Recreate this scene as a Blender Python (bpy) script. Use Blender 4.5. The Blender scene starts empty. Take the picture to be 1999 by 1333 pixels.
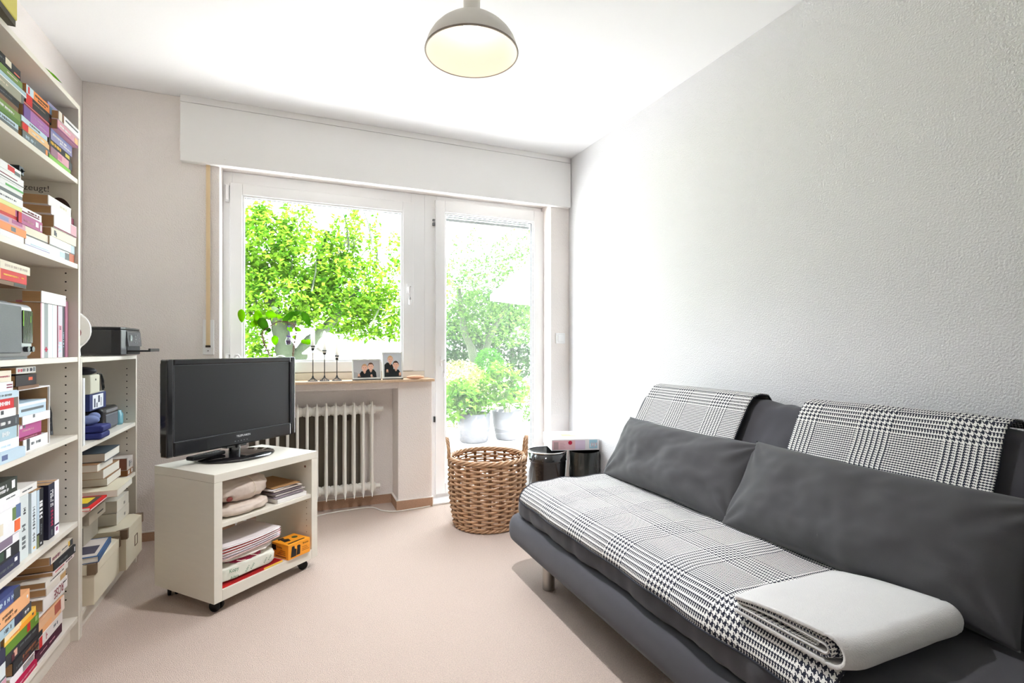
import bpy, bmesh, math, random
from mathutils import Vector, Matrix, noise
rnd = random.Random(7)
S = bpy.context.scene
COL = S.collection
PI = math.pi
R = math.radians

# ------------------------------------------------------------------ camera
F = 1000.0
cam_d = bpy.data.cameras.new('camera')
cam_d.sensor_width = 36.0
cam_d.lens = 36.0 * F / 1999.0
cam_d.shift_y = (678.0 - 666.5) / 1999.0
cam_d.clip_start = 0.02
cam = bpy.data.objects.new('camera', cam_d)
COL.objects.link(cam)
CH = 1.10
cam.location = (0, 0, CH)
cam.rotation_euler = (R(90), 0, R(-23))
S.camera = cam

# ------------------------------------------------------------------ world, sun, exposure
w = bpy.data.worlds.new('world')
S.world = w
w.use_nodes = True
bg = w.node_tree.nodes['Background']
bg.inputs[0].default_value = (0.86, 0.92, 1.0, 1)
bg.inputs[1].default_value = 1.9
sun_d = bpy.data.lights.new('sun', 'SUN')
sun_d.energy = 7.0
sun_d.angle = R(1.0)
sun_d.color = (1.0, 0.97, 0.93)
sun = bpy.data.objects.new('sun', sun_d)
COL.objects.link(sun)
sun.rotation_euler = Vector((-0.55, 0.16, -0.80)).to_track_quat('-Z', 'Y').to_euler()
for (px, pz, sx, sz) in ((0.2, 1.53, 1.2, 1.25), (1.36, 1.1, 0.9, 2.1)):      # portals: only guide sampling of the sky
    ld = bpy.data.lights.new('window_portal', 'AREA')
    ld.shape = 'RECTANGLE'
    ld.size, ld.size_y = sx, sz
    ld.cycles.is_portal = True
    lo = bpy.data.objects.new('window_portal', ld)
    COL.objects.link(lo)
    lo.location = (px, 3.80, pz)
    lo.rotation_euler = (R(-90), 0, 0)
S.view_settings.view_transform = 'Standard'
S.view_settings.look = 'None'
S.view_settings.exposure = 3.06
S.view_settings.gamma = 1.0
S.view_settings.use_curve_mapping = False
S.cycles.use_denoising = True
S.cycles.max_bounces = 14
S.cycles.diffuse_bounces = 8
S.cycles.transparent_max_bounces = 16
S.cycles.caustics_reflective = False
S.cycles.caustics_refractive = False
S.cycles.sample_clamp_indirect = 8.0


# ------------------------------------------------------------------ helpers: materials
def lin(c):
    return tuple(((x / 255.0) / 12.92 if x / 255.0 <= 0.04045 else ((x / 255.0 + 0.055) / 1.055) ** 2.4) for x in c)


MC = {}


def mat(name, rgb, rough=0.6, metal=0.0, var=0.0, vscale=30.0, bump=0.0, bscale=80.0, bdist=0.002, spec=0.5,
        coat=0.0, detail=3.0, trans=0.0, emis=None, estr=0.0, stretch=None, sheen=0.0):
    key = name
    if key in MC:
        return MC[key]
    m = bpy.data.materials.new(name)
    m.use_nodes = True
    nt = m.node_tree
    b = nt.nodes['Principled BSDF']
    c = lin(rgb)
    b.inputs['Base Color'].default_value = (*c, 1)
    b.inputs['Roughness'].default_value = rough
    b.inputs['Metallic'].default_value = metal
    b.inputs['Specular IOR Level'].default_value = spec
    b.inputs['Coat Weight'].default_value = coat
    b.inputs['Sheen Weight'].default_value = sheen
    if emis:
        b.inputs['Emission Color'].default_value = (*lin(emis), 1)
        b.inputs['Emission Strength'].default_value = estr
    tc = None
    if var or bump:
        tc = nt.nodes.new('ShaderNodeTexCoord')
        src = tc.outputs['Object']
        if stretch:
            mp = nt.nodes.new('ShaderNodeMapping')
            mp.inputs['Scale'].default_value = stretch
            nt.links.new(src, mp.inputs[0])
            src = mp.outputs[0]
    if var:
        n = nt.nodes.new('ShaderNodeTexNoise')
        n.inputs['Scale'].default_value = vscale
        n.inputs['Detail'].default_value = detail
        nt.links.new(src, n.inputs['Vector'])
        mx = nt.nodes.new('ShaderNodeMix')
        mx.data_type = 'RGBA'
        mx.inputs[6].default_value = (*[x * (1 - var) for x in c], 1)
        mx.inputs[7].default_value = (*[min(1, x * (1 + var)) for x in c], 1)
        nt.links.new(n.outputs['Fac'], mx.inputs[0])
        nt.links.new(mx.outputs[2], b.inputs['Base Color'])
    if bump:
        n2 = nt.nodes.new('ShaderNodeTexNoise')
        n2.inputs['Scale'].default_value = bscale
        n2.inputs['Detail'].default_value = 2.0
        nt.links.new(src, n2.inputs['Vector'])
        bp = nt.nodes.new('ShaderNodeBump')
        bp.inputs['Strength'].default_value = bump
        bp.inputs['Distance'].default_value = bdist
        nt.links.new(n2.outputs['Fac'], bp.inputs['Height'])
        nt.links.new(bp.outputs[0], b.inputs['Normal'])
    MC[key] = m
    return m


def flat(rgb, rough=0.55):
    return mat('tone_%d_%d_%d_%d' % (*rgb, int(rough * 100)), rgb, rough, spec=0.3)


def mixnode(nt, a, bb, fac):
    x = nt.nodes.new('ShaderNodeMixShader')
    nt.links.new(a, x.inputs[1])
    nt.links.new(bb, x.inputs[2])
    if isinstance(fac, float):
        x.inputs[0].default_value = fac
    else:
        nt.links.new(fac, x.inputs[0])
    return x.outputs[0]


def glass_mat(name, tint=(1, 1, 1), gloss=0.05, haze=0.0, rough=0.0):
    m = bpy.data.materials.new(name)
    m.use_nodes = True
    nt = m.node_tree
    nt.nodes.remove(nt.nodes['Principled BSDF'])
    out = nt.nodes['Material Output']
    t = nt.nodes.new('ShaderNodeBsdfTransparent')
    t.inputs[0].default_value = (*tint, 1)
    g = nt.nodes.new('ShaderNodeBsdfGlossy')
    g.inputs['Roughness'].default_value = rough
    s = mixnode(nt, t.outputs[0], g.outputs[0], gloss)
    if haze:
        d = nt.nodes.new('ShaderNodeBsdfTranslucent')
        d.inputs[0].default_value = (0.9, 0.9, 0.9, 1)
        s = mixnode(nt, s, d.outputs[0], haze)
    nt.links.new(s, out.inputs[0])
    return m


def leaf_mat(name, rgb, rgb2, transl=0.35):
    m = bpy.data.materials.new(name)
    m.use_nodes = True
    nt = m.node_tree
    nt.nodes.remove(nt.nodes['Principled BSDF'])
    out = nt.nodes['Material Output']
    oi = nt.nodes.new('ShaderNodeTexCoord')
    n = nt.nodes.new('ShaderNodeTexNoise')
    n.inputs['Scale'].default_value = 9.0
    n.inputs['Detail'].default_value = 4.0
    nt.links.new(oi.outputs['Object'], n.inputs['Vector'])
    cr = nt.nodes.new('ShaderNodeValToRGB')
    cr.color_ramp.elements[0].position = 0.35
    cr.color_ramp.elements[1].position = 0.68
    cr.color_ramp.elements[0].color = (*lin(rgb), 1)
    cr.color_ramp.elements[1].color = (*lin(rgb2), 1)
    nt.links.new(n.outputs['Fac'], cr.inputs[0])
    d = nt.nodes.new('ShaderNodeBsdfDiffuse')
    t = nt.nodes.new('ShaderNodeBsdfTranslucent')
    nt.links.new(cr.outputs[0], d.inputs[0])
    nt.links.new(cr.outputs[0], t.inputs[0])
    s = mixnode(nt, d.outputs[0], t.outputs[0], transl)
    nt.links.new(s, out.inputs[0])
    return m


def plaid_mat(name, yarn=0.0019, dark=(44, 46, 58), light=(228, 228, 224), off=(0, 0)):
    """glen check: 4/4 and 2/2 yarn bands woven in a 2/2 twill"""
    m = bpy.data.materials.new(name)
    m.use_nodes = True
    nt = m.node_tree
    b = nt.nodes['Principled BSDF']
    b.inputs['Roughness'].default_value = 0.9
    b.inputs['Specular IOR Level'].default_value = 0.1
    uv = nt.nodes.new('ShaderNodeUVMap')
    sep = nt.nodes.new('ShaderNodeSeparateXYZ')
    nt.links.new(uv.outputs[0], sep.inputs[0])

    def M(op, a, c=None, d=None):
        x = nt.nodes.new('ShaderNodeMath')
        x.operation = op
        for k, v in enumerate((a, c, d)):
            if v is None:
                continue
            if isinstance(v, (int, float)):
                x.inputs[k].default_value = v
            else:
                nt.links.new(v, x.inputs[k])
        return x.outputs[0]

    def tone(i):
        p = M('MODULO', i, 128)
        big = M('LESS_THAN', p, 56)
        w4 = M('LESS_THAN', M('MODULO', i, 8), 4)
        w2 = M('LESS_THAN', M('MODULO', i, 4), 2)
        return M('ADD', M('MULTIPLY', big, w4), M('MULTIPLY', M('SUBTRACT', 1, big), w2))
    i = M('FLOOR', M('MULTIPLY_ADD', sep.outputs[0], 1.0 / yarn, 12800 + off[0]))
    j = M('FLOOR', M('MULTIPLY_ADD', sep.outputs[1], 1.0 / yarn, 12800 + off[1]))
    tw = M('LESS_THAN', M('MODULO', M('ADD', i, j), 4), 2)
    f = M('ADD', M('MULTIPLY', tw, tone(i)), M('MULTIPLY', M('SUBTRACT', 1, tw), tone(j)))
    mx = nt.nodes.new('ShaderNodeMix')
    mx.data_type = 'RGBA'
    mx.inputs[6].default_value = (*lin(light), 1)
    mx.inputs[7].default_value = (*lin(dark), 1)
    nt.links.new(f, mx.inputs[0])
    nt.links.new(mx.outputs[2], b.inputs['Base Color'])
    return m


# ------------------------------------------------------------------ helpers: meshes
class MB:
    """collects simple solids into one mesh"""

    def __init__(s):
        s.v, s.f, s.m, s.sm, s.uv = [], [], [], [], {}

    def add(s, vs, fs, mi=0, smooth=False, M=None):
        o = len(s.v)
        s.v += [tuple(M @ Vector(p)) if M else tuple(p) for p in vs]
        for f in fs:
            s.f.append([o + i for i in f])
            s.m.append(mi)
            s.sm.append(smooth)
        return s

    def box(s, x0, x1, y0, y1, z0, z1, mi=0, M=None):
        vs = [(x, y, z) for z in (z0, z1) for y in (y0, y1) for x in (x0, x1)]
        return s.add(vs, [(0, 2, 3, 1), (4, 5, 7, 6), (0, 1, 5, 4), (2, 6, 7, 3), (0, 4, 6, 2), (1, 3, 7, 5)], mi, False, M)

    def prism(s, poly, z0, z1, mi=0, M=None, smooth=False):
        n = len(poly)
        vs = [(x, y, z0) for x, y in poly] + [(x, y, z1) for x, y in poly]
        fs = [tuple(range(n - 1, -1, -1)), tuple(range(n, 2 * n))]
        s.add(vs, fs, mi, False, M)
        o = len(s.v) - 2 * n
        for i in range(n):
            j = (i + 1) % n
            s.f.append([o + i, o + j, o + n + j, o + n + i])
            s.m.append(mi)
            s.sm.append(smooth)
        return s

    def lathe(s, prof, seg=32, mi=0, M=None, smooth=True, close=False):
        vs, fs = [], []
        n = len(prof)
        for k in range(seg):
            a = 2 * PI * k / seg
            for r, z in prof:
                vs.append((r * math.cos(a), r * math.sin(a), z))
        for k in range(seg):
            k2 = (k + 1) % seg
            for i in range(n - 1 if not close else n):
                i2 = (i + 1) % n
                fs.append((k * n + i, k2 * n + i, k2 * n + i2, k * n + i2))
        return s.add(vs, fs, mi, smooth, M)

    def cyl(s, r, z0, z1, seg=20, mi=0, M=None, r2=None):
        r2 = r if r2 is None else r2
        s.lathe([(1e-5, z0), (r, z0)], seg, mi, M, False)
        s.lathe([(r, z0), (r2, z1)], seg, mi, M, True)
        return s.lathe([(r2, z1), (1e-5, z1)], seg, mi, M, False)

    def tube(s, pts, r, seg=8, mi=0, closed=False, M=None, flatten=1.0):
        pts = [Vector(p) for p in pts]
        n = len(pts)
        vs, fs = [], []
        up = Vector((0, 0, 1))
        for i, p in enumerate(pts):
            if closed:
                t = pts[(i + 1) % n] - pts[i - 1]
            else:
                t = pts[min(i + 1, n - 1)] - pts[max(i - 1, 0)]
            t.normalize()
            a = t.cross(up)
            if a.length < 1e-3:
                a = t.cross(Vector((1, 0, 0)))
            a.normalize()
            b2 = a.cross(t)
            rr = r[i] if isinstance(r, (list, tuple)) else r
            for k in range(seg):
                an = 2 * PI * k / seg
                vs.append(p + a * (math.cos(an) * rr) + b2 * (math.sin(an) * rr * flatten))
        m = n if closed else n - 1
        for i in range(m):
            i2 = (i + 1) % n
            for k in range(seg):
                k2 = (k + 1) % seg
                fs.append((i * seg + k, i * seg + k2, i2 * seg + k2, i2 * seg + k))
        if not closed:
            fs.append(tuple(range(seg)))
            fs.append(tuple((n - 1) * seg + k for k in range(seg - 1, -1, -1)))
        return s.add(vs, fs, mi, True, M)

    def ball(s, c, rx, ry=None, rz=None, seg=16, rings=10, mi=0, M=None):
        ry = rx if ry is None else ry
        rz = rx if rz is None else rz
        vs, fs = [], []
        for i in range(rings + 1):
            a = PI * i / rings
            for k in range(seg):
                b2 = 2 * PI * k / seg
                vs.append((c[0] + rx * math.sin(a) * math.cos(b2), c[1] + ry * math.sin(a) * math.sin(b2), c[2] - rz * math.cos(a)))
        for i in range(rings):
            for k in range(seg):
                k2 = (k + 1) % seg
                fs.append((i * seg + k, i * seg + k2, (i + 1) * seg + k2, (i + 1) * seg + k))
        return s.add(vs, fs, mi, True, M)

    def grid(s, fn, nu, nv, mi=0, closed_u=False, closed_v=False, uvfn=None):
        vs, fs = [], []
        for i in range(nu):
            for j in range(nv):
                vs.append(fn(i, j))
        o = len(s.v)
        for i in range(nu if closed_u else nu - 1):
            for j in range(nv if closed_v else nv - 1):
                i2, j2 = (i + 1) % nu, (j + 1) % nv
                fs.append((i * nv + j, i2 * nv + j, i2 * nv + j2, i * nv + j2))
        s.add(vs, fs, mi, True)
        if uvfn:
            for i in range(nu):
                for j in range(nv):
                    s.uv[o + i * nv + j] = uvfn(i, j)
        return s

    def mesh(s, name, mats):
        me = bpy.data.meshes.new(name)
        me.from_pydata(s.v, [], s.f)
        if not isinstance(mats, (list, tuple)):
            mats = [mats]
        for m in mats:
            me.materials.append(m)
        me.polygons.foreach_set('material_index', s.m)
        me.polygons.foreach_set('use_smooth', s.sm)
        if s.uv:
            l = me.uv_layers.new(name='UVMap')
            for lp in me.loops:
                l.data[lp.index].uv = s.uv.get(lp.vertex_index, (0, 0))
        me.update()
        return me

    def obj(s, name, mats, parent=None, bevel=0.0, seg=2, loc=None, rz=0.0, merge=False):
        me = s.mesh(name, mats)
        if merge:
            bm = bmesh.new()
            bm.from_mesh(me)
            bmesh.ops.remove_doubles(bm, verts=bm.verts, dist=1e-6)
            bmesh.ops.recalc_face_normals(bm, faces=bm.faces)
            bm.to_mesh(me)
            bm.free()
        o = bpy.data.objects.new(name, me)
        COL.objects.link(o)
        if parent:
            o.parent = parent
        if loc:
            o.location = loc
        if rz:
            o.rotation_euler = (0, 0, rz)
        if bevel:
            md = o.modifiers.new('bevel', 'BEVEL')
            md.width = bevel
            md.segments = seg
            md.limit_method = 'ANGLE'
            md.angle_limit = R(40)
        return o


def tag(o, label=None, cat=None, group=None, kind=None):
    if label:
        o['label'] = label
    if cat:
        o['category'] = cat
    if group:
        o['group'] = group
    if kind:
        o['kind'] = kind
    return o


def empty(name, loc=(0, 0, 0), rz=0.0, label=None, cat=None, group=None, rot=None):
    o = bpy.data.objects.new(name, None)
    COL.objects.link(o)
    o.location = loc
    o.rotation_euler = rot if rot else (0, 0, rz)
    o.empty_display_size = 0.05
    return tag(o, label, cat, group)


def text(s, size, material, parent, loc, rot, name='lettering', sx=1.0, align='CENTER', ext=0.0):
    c = bpy.data.curves.new(name, 'FONT')
    c.body = s
    c.size = size
    c.align_x = align
    c.align_y = 'CENTER'
    c.extrude = ext
    c.materials.append(material)
    t = bpy.data.objects.new(name, c)
    COL.objects.link(t)
    me = bpy.data.meshes.new_from_object(t.evaluated_get(bpy.context.evaluated_depsgraph_get()))
    bpy.data.objects.remove(t)
    o = bpy.data.objects.new(name, me)
    COL.objects.link(o)
    o.parent = parent
    o.location = loc
    o.rotation_euler = rot
    o.scale = (sx, 1, 1)
    o['kind'] = 'stuff'
    return o


def dup(o, **kw):
    c = o.copy()
    COL.objects.link(c)
    for k, v in kw.items():
        setattr(c, k, v)
    return c


def fbm(p, sc, oct=2):
    v = 0
    a = 1.0
    for _ in range(oct):
        v += a * noise.noise(Vector(p) * sc)
        sc *= 2.1
        a *= 0.5
    return v


def pix(u, v, y=None, x=None, z=None):
    """a measured picture point placed on a world plane (used to survey positions once)"""
    th = R(23)
    s, c = math.sin(th), math.cos(th)
    X = (u - 999.5) / F
    U = (678.0 - v) / F
    r = Vector((s + X * c, c - X * s, U))
    if y is not None:
        t = y / r.y
    elif x is not None:
        t = x / r.x
    else:
        t = (z - CH) / r.z
    return Vector((0, 0, CH)) + r * t


# ------------------------------------------------------------------ room dimensions
XL, XR = -1.069, 1.966
YB, YR = 3.495, -1.0
YO = 3.78
HC = 2.558
YF = 3.64

M_paper = mat('woodchip_wallpaper', (232, 226, 223), 0.85, bump=0.7, bscale=150, bdist=0.0045, var=0.03, vscale=3, spec=0.2)
M_paper_w = mat('woodchip_wallpaper_white', (221, 221, 223), 0.8, bump=0.8, bscale=150, bdist=0.0045, var=0.02, vscale=2, spec=0.2)
M_ceil = mat('ceiling_paint', (236, 236, 238), 0.9, bump=0.2, bscale=60, bdist=0.002, spec=0.2)
M_paint = mat('smooth_white_paint', (234, 233, 232), 0.6, bump=0.1, bscale=20, bdist=0.001)
M_carpet = mat('beige_carpet', (206, 188, 176), 0.95, bump=1.0, bscale=300, bdist=0.007, var=0.26, vscale=190, spec=0.05, detail=6, sheen=0.1)
M_pvc = mat('white_pvc', (234, 234, 235), 0.3, var=0.01, vscale=2)
M_gasket = flat((90, 92, 95), 0.7)
M_sill = mat('beige_stone_sill', (206, 178, 148), 0.35, var=0.28, vscale=60, detail=6, bump=0.1, bscale=100)
M_upst = mat('plaster_upstand', (222, 214, 204), 0.7, var=0.02, vscale=10)
M_skirt = mat('cork_brown_skirting', (176, 142, 118), 0.8, var=0.3, vscale=220, detail=5, bump=0.3, bscale=200)
M_caulk = mat('white_caulk', (228, 222, 216), 0.6)

# floor, ceiling, walls
tag(MB().box(XL - .2, XR + .2, YR - .2, YO, -0.12, 0).obj('floor', M_carpet), 'beige short pile carpet', kind='structure')
tag(MB().box(XL - .2, XR + .2, YR - .2, YO, HC, HC + .15).obj('ceiling', M_ceil), 'plain white ceiling', kind='structure')
tag(MB().box(XL - .2, XL, YR - .2, YO, 0, HC).obj('wall_left', M_paper), 'off white woodchip wall behind the bookcases', kind='structure')
tag(MB().box(XR, XR + .2, YR - .2, YO, 0, HC).obj('wall_right', M_paper_w), 'long white woodchip papered wall behind the sofa', kind='structure')
tag(MB().box(XL, XR, YR - .2, YR, 0, HC).obj('wall_rear', M_paper_w), 'white wall behind the camera', kind='structure')
WL, WR2, DR = -0.411, 0.880, 1.806     # window left, parapet end, door jamb right
NL, NR, NT = -0.330, 0.645, 0.822      # radiator niche
bk = MB()
bk.box(XL, WL, YB, YO, 0, HC)
bk.box(WL, DR, YB, YO, 2.200, HC)
bk.box(DR, XR, YB, YO, 0, HC)
bk.box(WL, NL, YB, YO, 0, .868)
bk.box(NR, WR2, YB, YO, 0, .868)
bk.box(NL, NR, YB, YO, NT, .868)
bk.box(NL, NR, 3.695, YO, 0, NT)
tag(bk.obj('wall_back', M_paper, bevel=0.004), 'window wall with a radiator niche under the sill', kind='structure')

# roller shutter box over window and door
t1 = tag(MB().box(-.606, XR - .006, YB - .04, YB + .001, 2.176, 2.516).obj('trim_1', M_paint, bevel=0.003),
         'white roller shutter box above window and garden door', kind='structure')
MB().box(-.606, XR - .006, YB - .037, YB, 2.5185, HC - .001).obj('top_strip', M_paint, t1, bevel=0.001)
MB().cyl(.006, 0, .003, 12, M=Matrix.Translation((-.38, YB - .04, 2.215)) @ Matrix.Rotation(R(90), 4, 'X')).obj('screw_cap', M_paint, t1)
# window sill
t2 = tag(MB().box(WL - .05, .884, YB - .062, YF + .02, .868, .885).obj('trim_2', M_sill, bevel=0.003),
         'beige stone window sill above the radiator', kind='structure')
MB().box(WL, .858, YF - .012, YF + .03, .885, .931).obj('upstand', M_upst, t2, bevel=.002)
# skirting
sk = tag(MB().box(NR - .0, WR2, YB - .012, YB, 0, .062).obj('baseboard_back', M_skirt), 'brown speckled cork skirting', kind='structure')
MB().box(NL, NR - .001, 3.695 - .012, 3.695, 0, .062).box(NR - .012, NR, YB - .012, 3.683, 0, .062)\
    .obj('niche_skirting', M_skirt, sk)
MB().box(XL, NL, YB - .012, YB, 0, .05).obj('left_skirting', M_skirt, sk)
MB().box(NR - .014, WR2, YB - .014, YB, .062, .067).box(NL, NR, 3.681, 3.695, .062, .067).box(NR - .014, NR, YB - .012, 3.683, .062, .067)\
    .box(XL, NL, YB - .014, YB, .05, .056).box(WR2, WR2 + .006, YB - .014, YB + .08, 0, .067).obj('caulk_line', M_caulk, sk)
MB().box(DR, XR, YB - .012, YB, 0, .06).obj('corner_skirting', M_skirt, sk)
tag(MB().box(XR - .012, XR, YR, YB - .012, 0, .06).obj('baseboard_right', M_skirt), 'brown skirting below the right wall', kind='structure')


def ring(mb, x0, x1, z0, z1, wL, wR, wB, wT, y0, y1, mi=0):
    mb.box(x0, x0 + wL, y0, y1, z0, z1, mi)
    mb.box(x1 - wR, x1, y0, y1, z0, z1, mi)
    mb.box(x0 + wL, x1 - wR, y0, y1, z0, z0 + wB, mi)
    mb.box(x0 + wL, x1 - wR, y0, y1, z1 - wT, z1, mi)
    return mb


M_glass = glass_mat('window_glass', (0.98, 1.0, 0.99), 0.04)
M_glass_d = glass_mat('light_haze_door_glass', (0.98, 1.0, 0.99), 0.05, 0.012)  # washed-out light over the view, mixed in as a faint translucent white
# window_1: frame, sash, pane
win = tag(ring(MB(), WL, .860, .931, 2.199, .050, .095, .02, .085, YF, YF + .07).obj('window_1', M_pvc, bevel=.003),
          'white plastic window with one large pane over the sill', kind='structure')
sash = ring(MB(), -.372, .778, .936, 2.128, .070, .075, .070, .070, YF - .018, YF + .05).obj('sash', M_pvc, win, bevel=.004)
ring(MB(), -.304, .705, 1.004, 2.060, .014, .014, .014, .014, YF - .010, YF + .03).obj('glazing_bead', M_pvc, sash, bevel=.003)
ring(MB(), -.291, .692, 1.017, 2.047, .003, .003, .003, .003, YF + .002, YF + .02).obj('gasket', M_gasket, sash)
MB().box(-.300, .700, YF + .014, YF + .020, 1.008, 2.055).obj('pane', M_glass, win)
for zc in (2.060, 1.01):
    h = MB()
    h.box(-.394, -.376, YF - .030, YF - .002, zc - .045, zc + .045)
    h.box(-.398, -.372, YF - .024, YF - .002, zc - .052, zc - .045)
    h.box(-.398, -.372, YF - .024, YF - .002, zc + .045, zc + .052)
    h.obj('hinge', M_pvc, win, bevel=.003)


def window_handle(parent, x, y, z, down=True):
    hh = MB()
    hh.box(x - .014, x + .014, y - .010, y, z - .035, z + .035)
    hh.cyl(.012, 0, .045, 14, M=Matrix.Translation((x, y - .008, z)) @ Matrix.Rotation(R(90), 4, 'X'))
    sg = -1 if down else 1
    hh.tube([(x, y - .046, z + .006 * -sg), (x, y - .052, z + sg * .03), (x, y - .050, z + sg * .08), (x, y - .048, z + sg * .115)],
            [.011, .011, .010, .007], 10)
    o = hh.obj('handle', M_pvc, parent, bevel=.002)
    MB().cyl(.004, 0, .002, 10, M=Matrix.Translation((x + .002, y - .0545, z + .008)) @ Matrix.Rotation(R(90), 4, 'X')).obj('lock', flat((110, 95, 60)), o)
    return o


window_handle(win, .742, YF - .018, 1.515)

# door_1: frame, sash, pane
door = MB()
ring(door, .860, 1.852, 0.0, 2.199, .090, .055, .050, .050, YF, YF + .07)
door = tag(door.obj('door_1', M_pvc, bevel=.003), 'white glazed garden door beside the window', kind='structure')
dsash = ring(MB(), .937, 1.812, .038, 2.168, .072, .088, .075, .085, YF - .020, YF + .05).obj('sash', M_pvc, door, bevel=.004)
ring(MB(), 1.004, 1.729, .108, 2.088, .016, .016, .016, .016, YF - .010, YF + .03).obj('glazing_bead', M_pvc, dsash, bevel=.003)
ring(MB(), 1.019, 1.714, .123, 2.073, .003, .003, .003, .003, YF + .002, YF + .02).obj('gasket', M_gasket, dsash)
MB().box(1.010, 1.722, YF + .014, YF + .020, .114, 2.082).obj('pane', M_glass_d, door)
MB().box(1.02, 1.713, YF + .04, YF + .055, 2.035, 2.055).box(1.02, 1.713, YF + .04, YF + .055, 2.062, 2.072).obj('shutter_slat', flat((175, 176, 178)), door)
window_handle(door, .985, YF - .020, 1.00)
MB().box(.918, .934, YF - .022, YF, 1.98, 2.0).box(.918, .934, YF - .022, YF, 2.015, 2.025).obj('hinge_pin', flat((120, 122, 125)), door)
MB().box(.925, .936, YF - .021, YF, .56, .60).obj('strike_plate', flat((70, 72, 75), .3), door)
tag(MB().box(.882, 1.806, YB - .005, YF + .02, 0, .014).obj('trim_3', M_paint, bevel=.003), 'white threshold of the garden door', kind='structure')

# roller strap with winder plate
M_strap = mat('cream_strap', (226, 202, 164), .8, bump=.4, bscale=300, bdist=.001)
st = empty('shutter_strap', (-.4695, YB, 1.06), 0, 'cream roller shutter strap running down into a white winder plate', 'strap')
MB().box(-.0105, .0105, -.014, -.010, .045, 1.118).obj('strap', M_strap, st)
MB().box(-.028, .030, -.012, 0, -.003, .203).obj('winder_plate', M_pvc, st, bevel=.003)
MB().box(-.013, .013, -.017, -.010, .040, .052).cyl(.003, 0, .003, 8, M=Matrix.Translation((0, -.012, .02)) @ Matrix.Rotation(R(90), 4, 'X'))\
    .obj('strap_slot', flat((70, 60, 50)), st)
# light switch
lsw = empty('light_switch', (1.886, YB, 1.170), 0, 'white square light switch beside the garden door', 'switch')
MB().box(-.040, .040, -.010, 0, -.040, .040).obj('cover_frame', M_pvc, lsw, bevel=.004)
MB().box(-.026, .026, -.016, -.009, -.026, .026).obj('rocker', M_pvc, lsw, bevel=.004)



def kid(mb, name, mats, parent, **k):
    """child whose mesh is written in world coordinates; the parent is only translated"""
    o = mb.obj(name, mats, parent, **k)
    o.matrix_parent_inverse = Matrix.Translation(-parent.location)
    return o


# ------------------------------------------------------------------ sofa
M_fab = mat('charcoal_cotton', (74, 74, 79), .92, bump=.35, bscale=900, bdist=.0008, var=.10, vscale=14, spec=.15, sheen=.15)
M_fab2 = mat('charcoal_cotton_cushion', (74, 74, 76), .92, bump=.35, bscale=900, bdist=.0008, var=.10, vscale=10, spec=.15, sheen=.15)
M_steel = mat('brushed_steel', (170, 166, 160), .35, metal=1.0, bump=.1, bscale=60, stretch=(1, 1, 12))
M_plaid = plaid_mat('glen_check_wool', off=(30, 114))
M_plaid2 = plaid_mat('glen_check_wool_backrest', off=(102, 89))
M_plaid3 = plaid_mat('glen_check_wool_backrest_far', off=(18, 89))
M_hem = mat('dark_hem_yarn', (40, 42, 52), .9)
Y0, Y1 = 0.22, 2.31


def sweep(mb, prof, y0, y1, ny, r, amp=0.0, seed=0, cx=None, cz=None, rz_k=0.55, nsc=3.0, closed=True, skew=0.0):
    """closed xz profile swept along y with rounded ends and soft wrinkles"""
    n = len(prof)
    cx = sum(p[0] for p in prof) / n if cx is None else cx
    cz = sum(p[1] for p in prof) / n if cz is None else cz
    ys = []
    for i in range(ny):
        t = i / (ny - 1)
        ys.append(t)
    rows = []
    k = 7
    a = [y0 + r * (1 - math.cos(PI / 2 * i / k)) for i in range(k)]
    mid = [y0 + r + (y1 - y0 - 2 * r) * i / (ny - 1) for i in range(ny)]
    b = [y1 - r * (1 - math.cos(PI / 2 * i / k)) for i in range(k - 1, -1, -1)]
    for y in a + mid + b:
        d = min(y - y0, y1 - y)
        ins = 0.0 if d >= r else r * (1 - math.sqrt(max(0, 1 - (1 - d / r) ** 2)))
        rows.append((y, ins))

    def fn(i, j):
        y, ins = rows[i]
        x, z = prof[j % n]
        dx, dz = cx - x, cz - z
        L = math.hypot(dx, dz) + 1e-6
        m = min(ins, L * .95)
        x += dx / L * m
        z += dz / L * m * rz_k
        if amp:
            q = fbm((x * .9, y, z * 1.4 + seed), nsc, 3) * amp + fbm((x * 3 + seed, y * 5, z), 4, 1) * amp * .35
            x -= dx / L * q
            z -= dz / L * q
        return (x + skew * (y - y0), y, z)
    mb.grid(fn, len(rows), n, closed_v=True)
    o = len(mb.v) - len(rows) * n
    mb.f.append([o + j for j in range(n)])
    mb.m.append(0)
    mb.sm.append(True)
    mb.f.append([o + (len(rows) - 1) * n + j for j in range(n - 1, -1, -1)])
    mb.m.append(0)
    mb.sm.append(True)
    return rows


def rprof(pts, k=4):
    """round a coarse closed polygon into a smooth one (Chaikin)"""
    for _ in range(k):
        q = []
        n = len(pts)
        for i in range(n):
            a, b = pts[i], pts[(i + 1) % n]
            q.append((a[0] * .75 + b[0] * .25, a[1] * .75 + b[1] * .25))
            q.append((a[0] * .25 + b[0] * .75, a[1] * .25 + b[1] * .75))
        pts = q
    return pts


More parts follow.
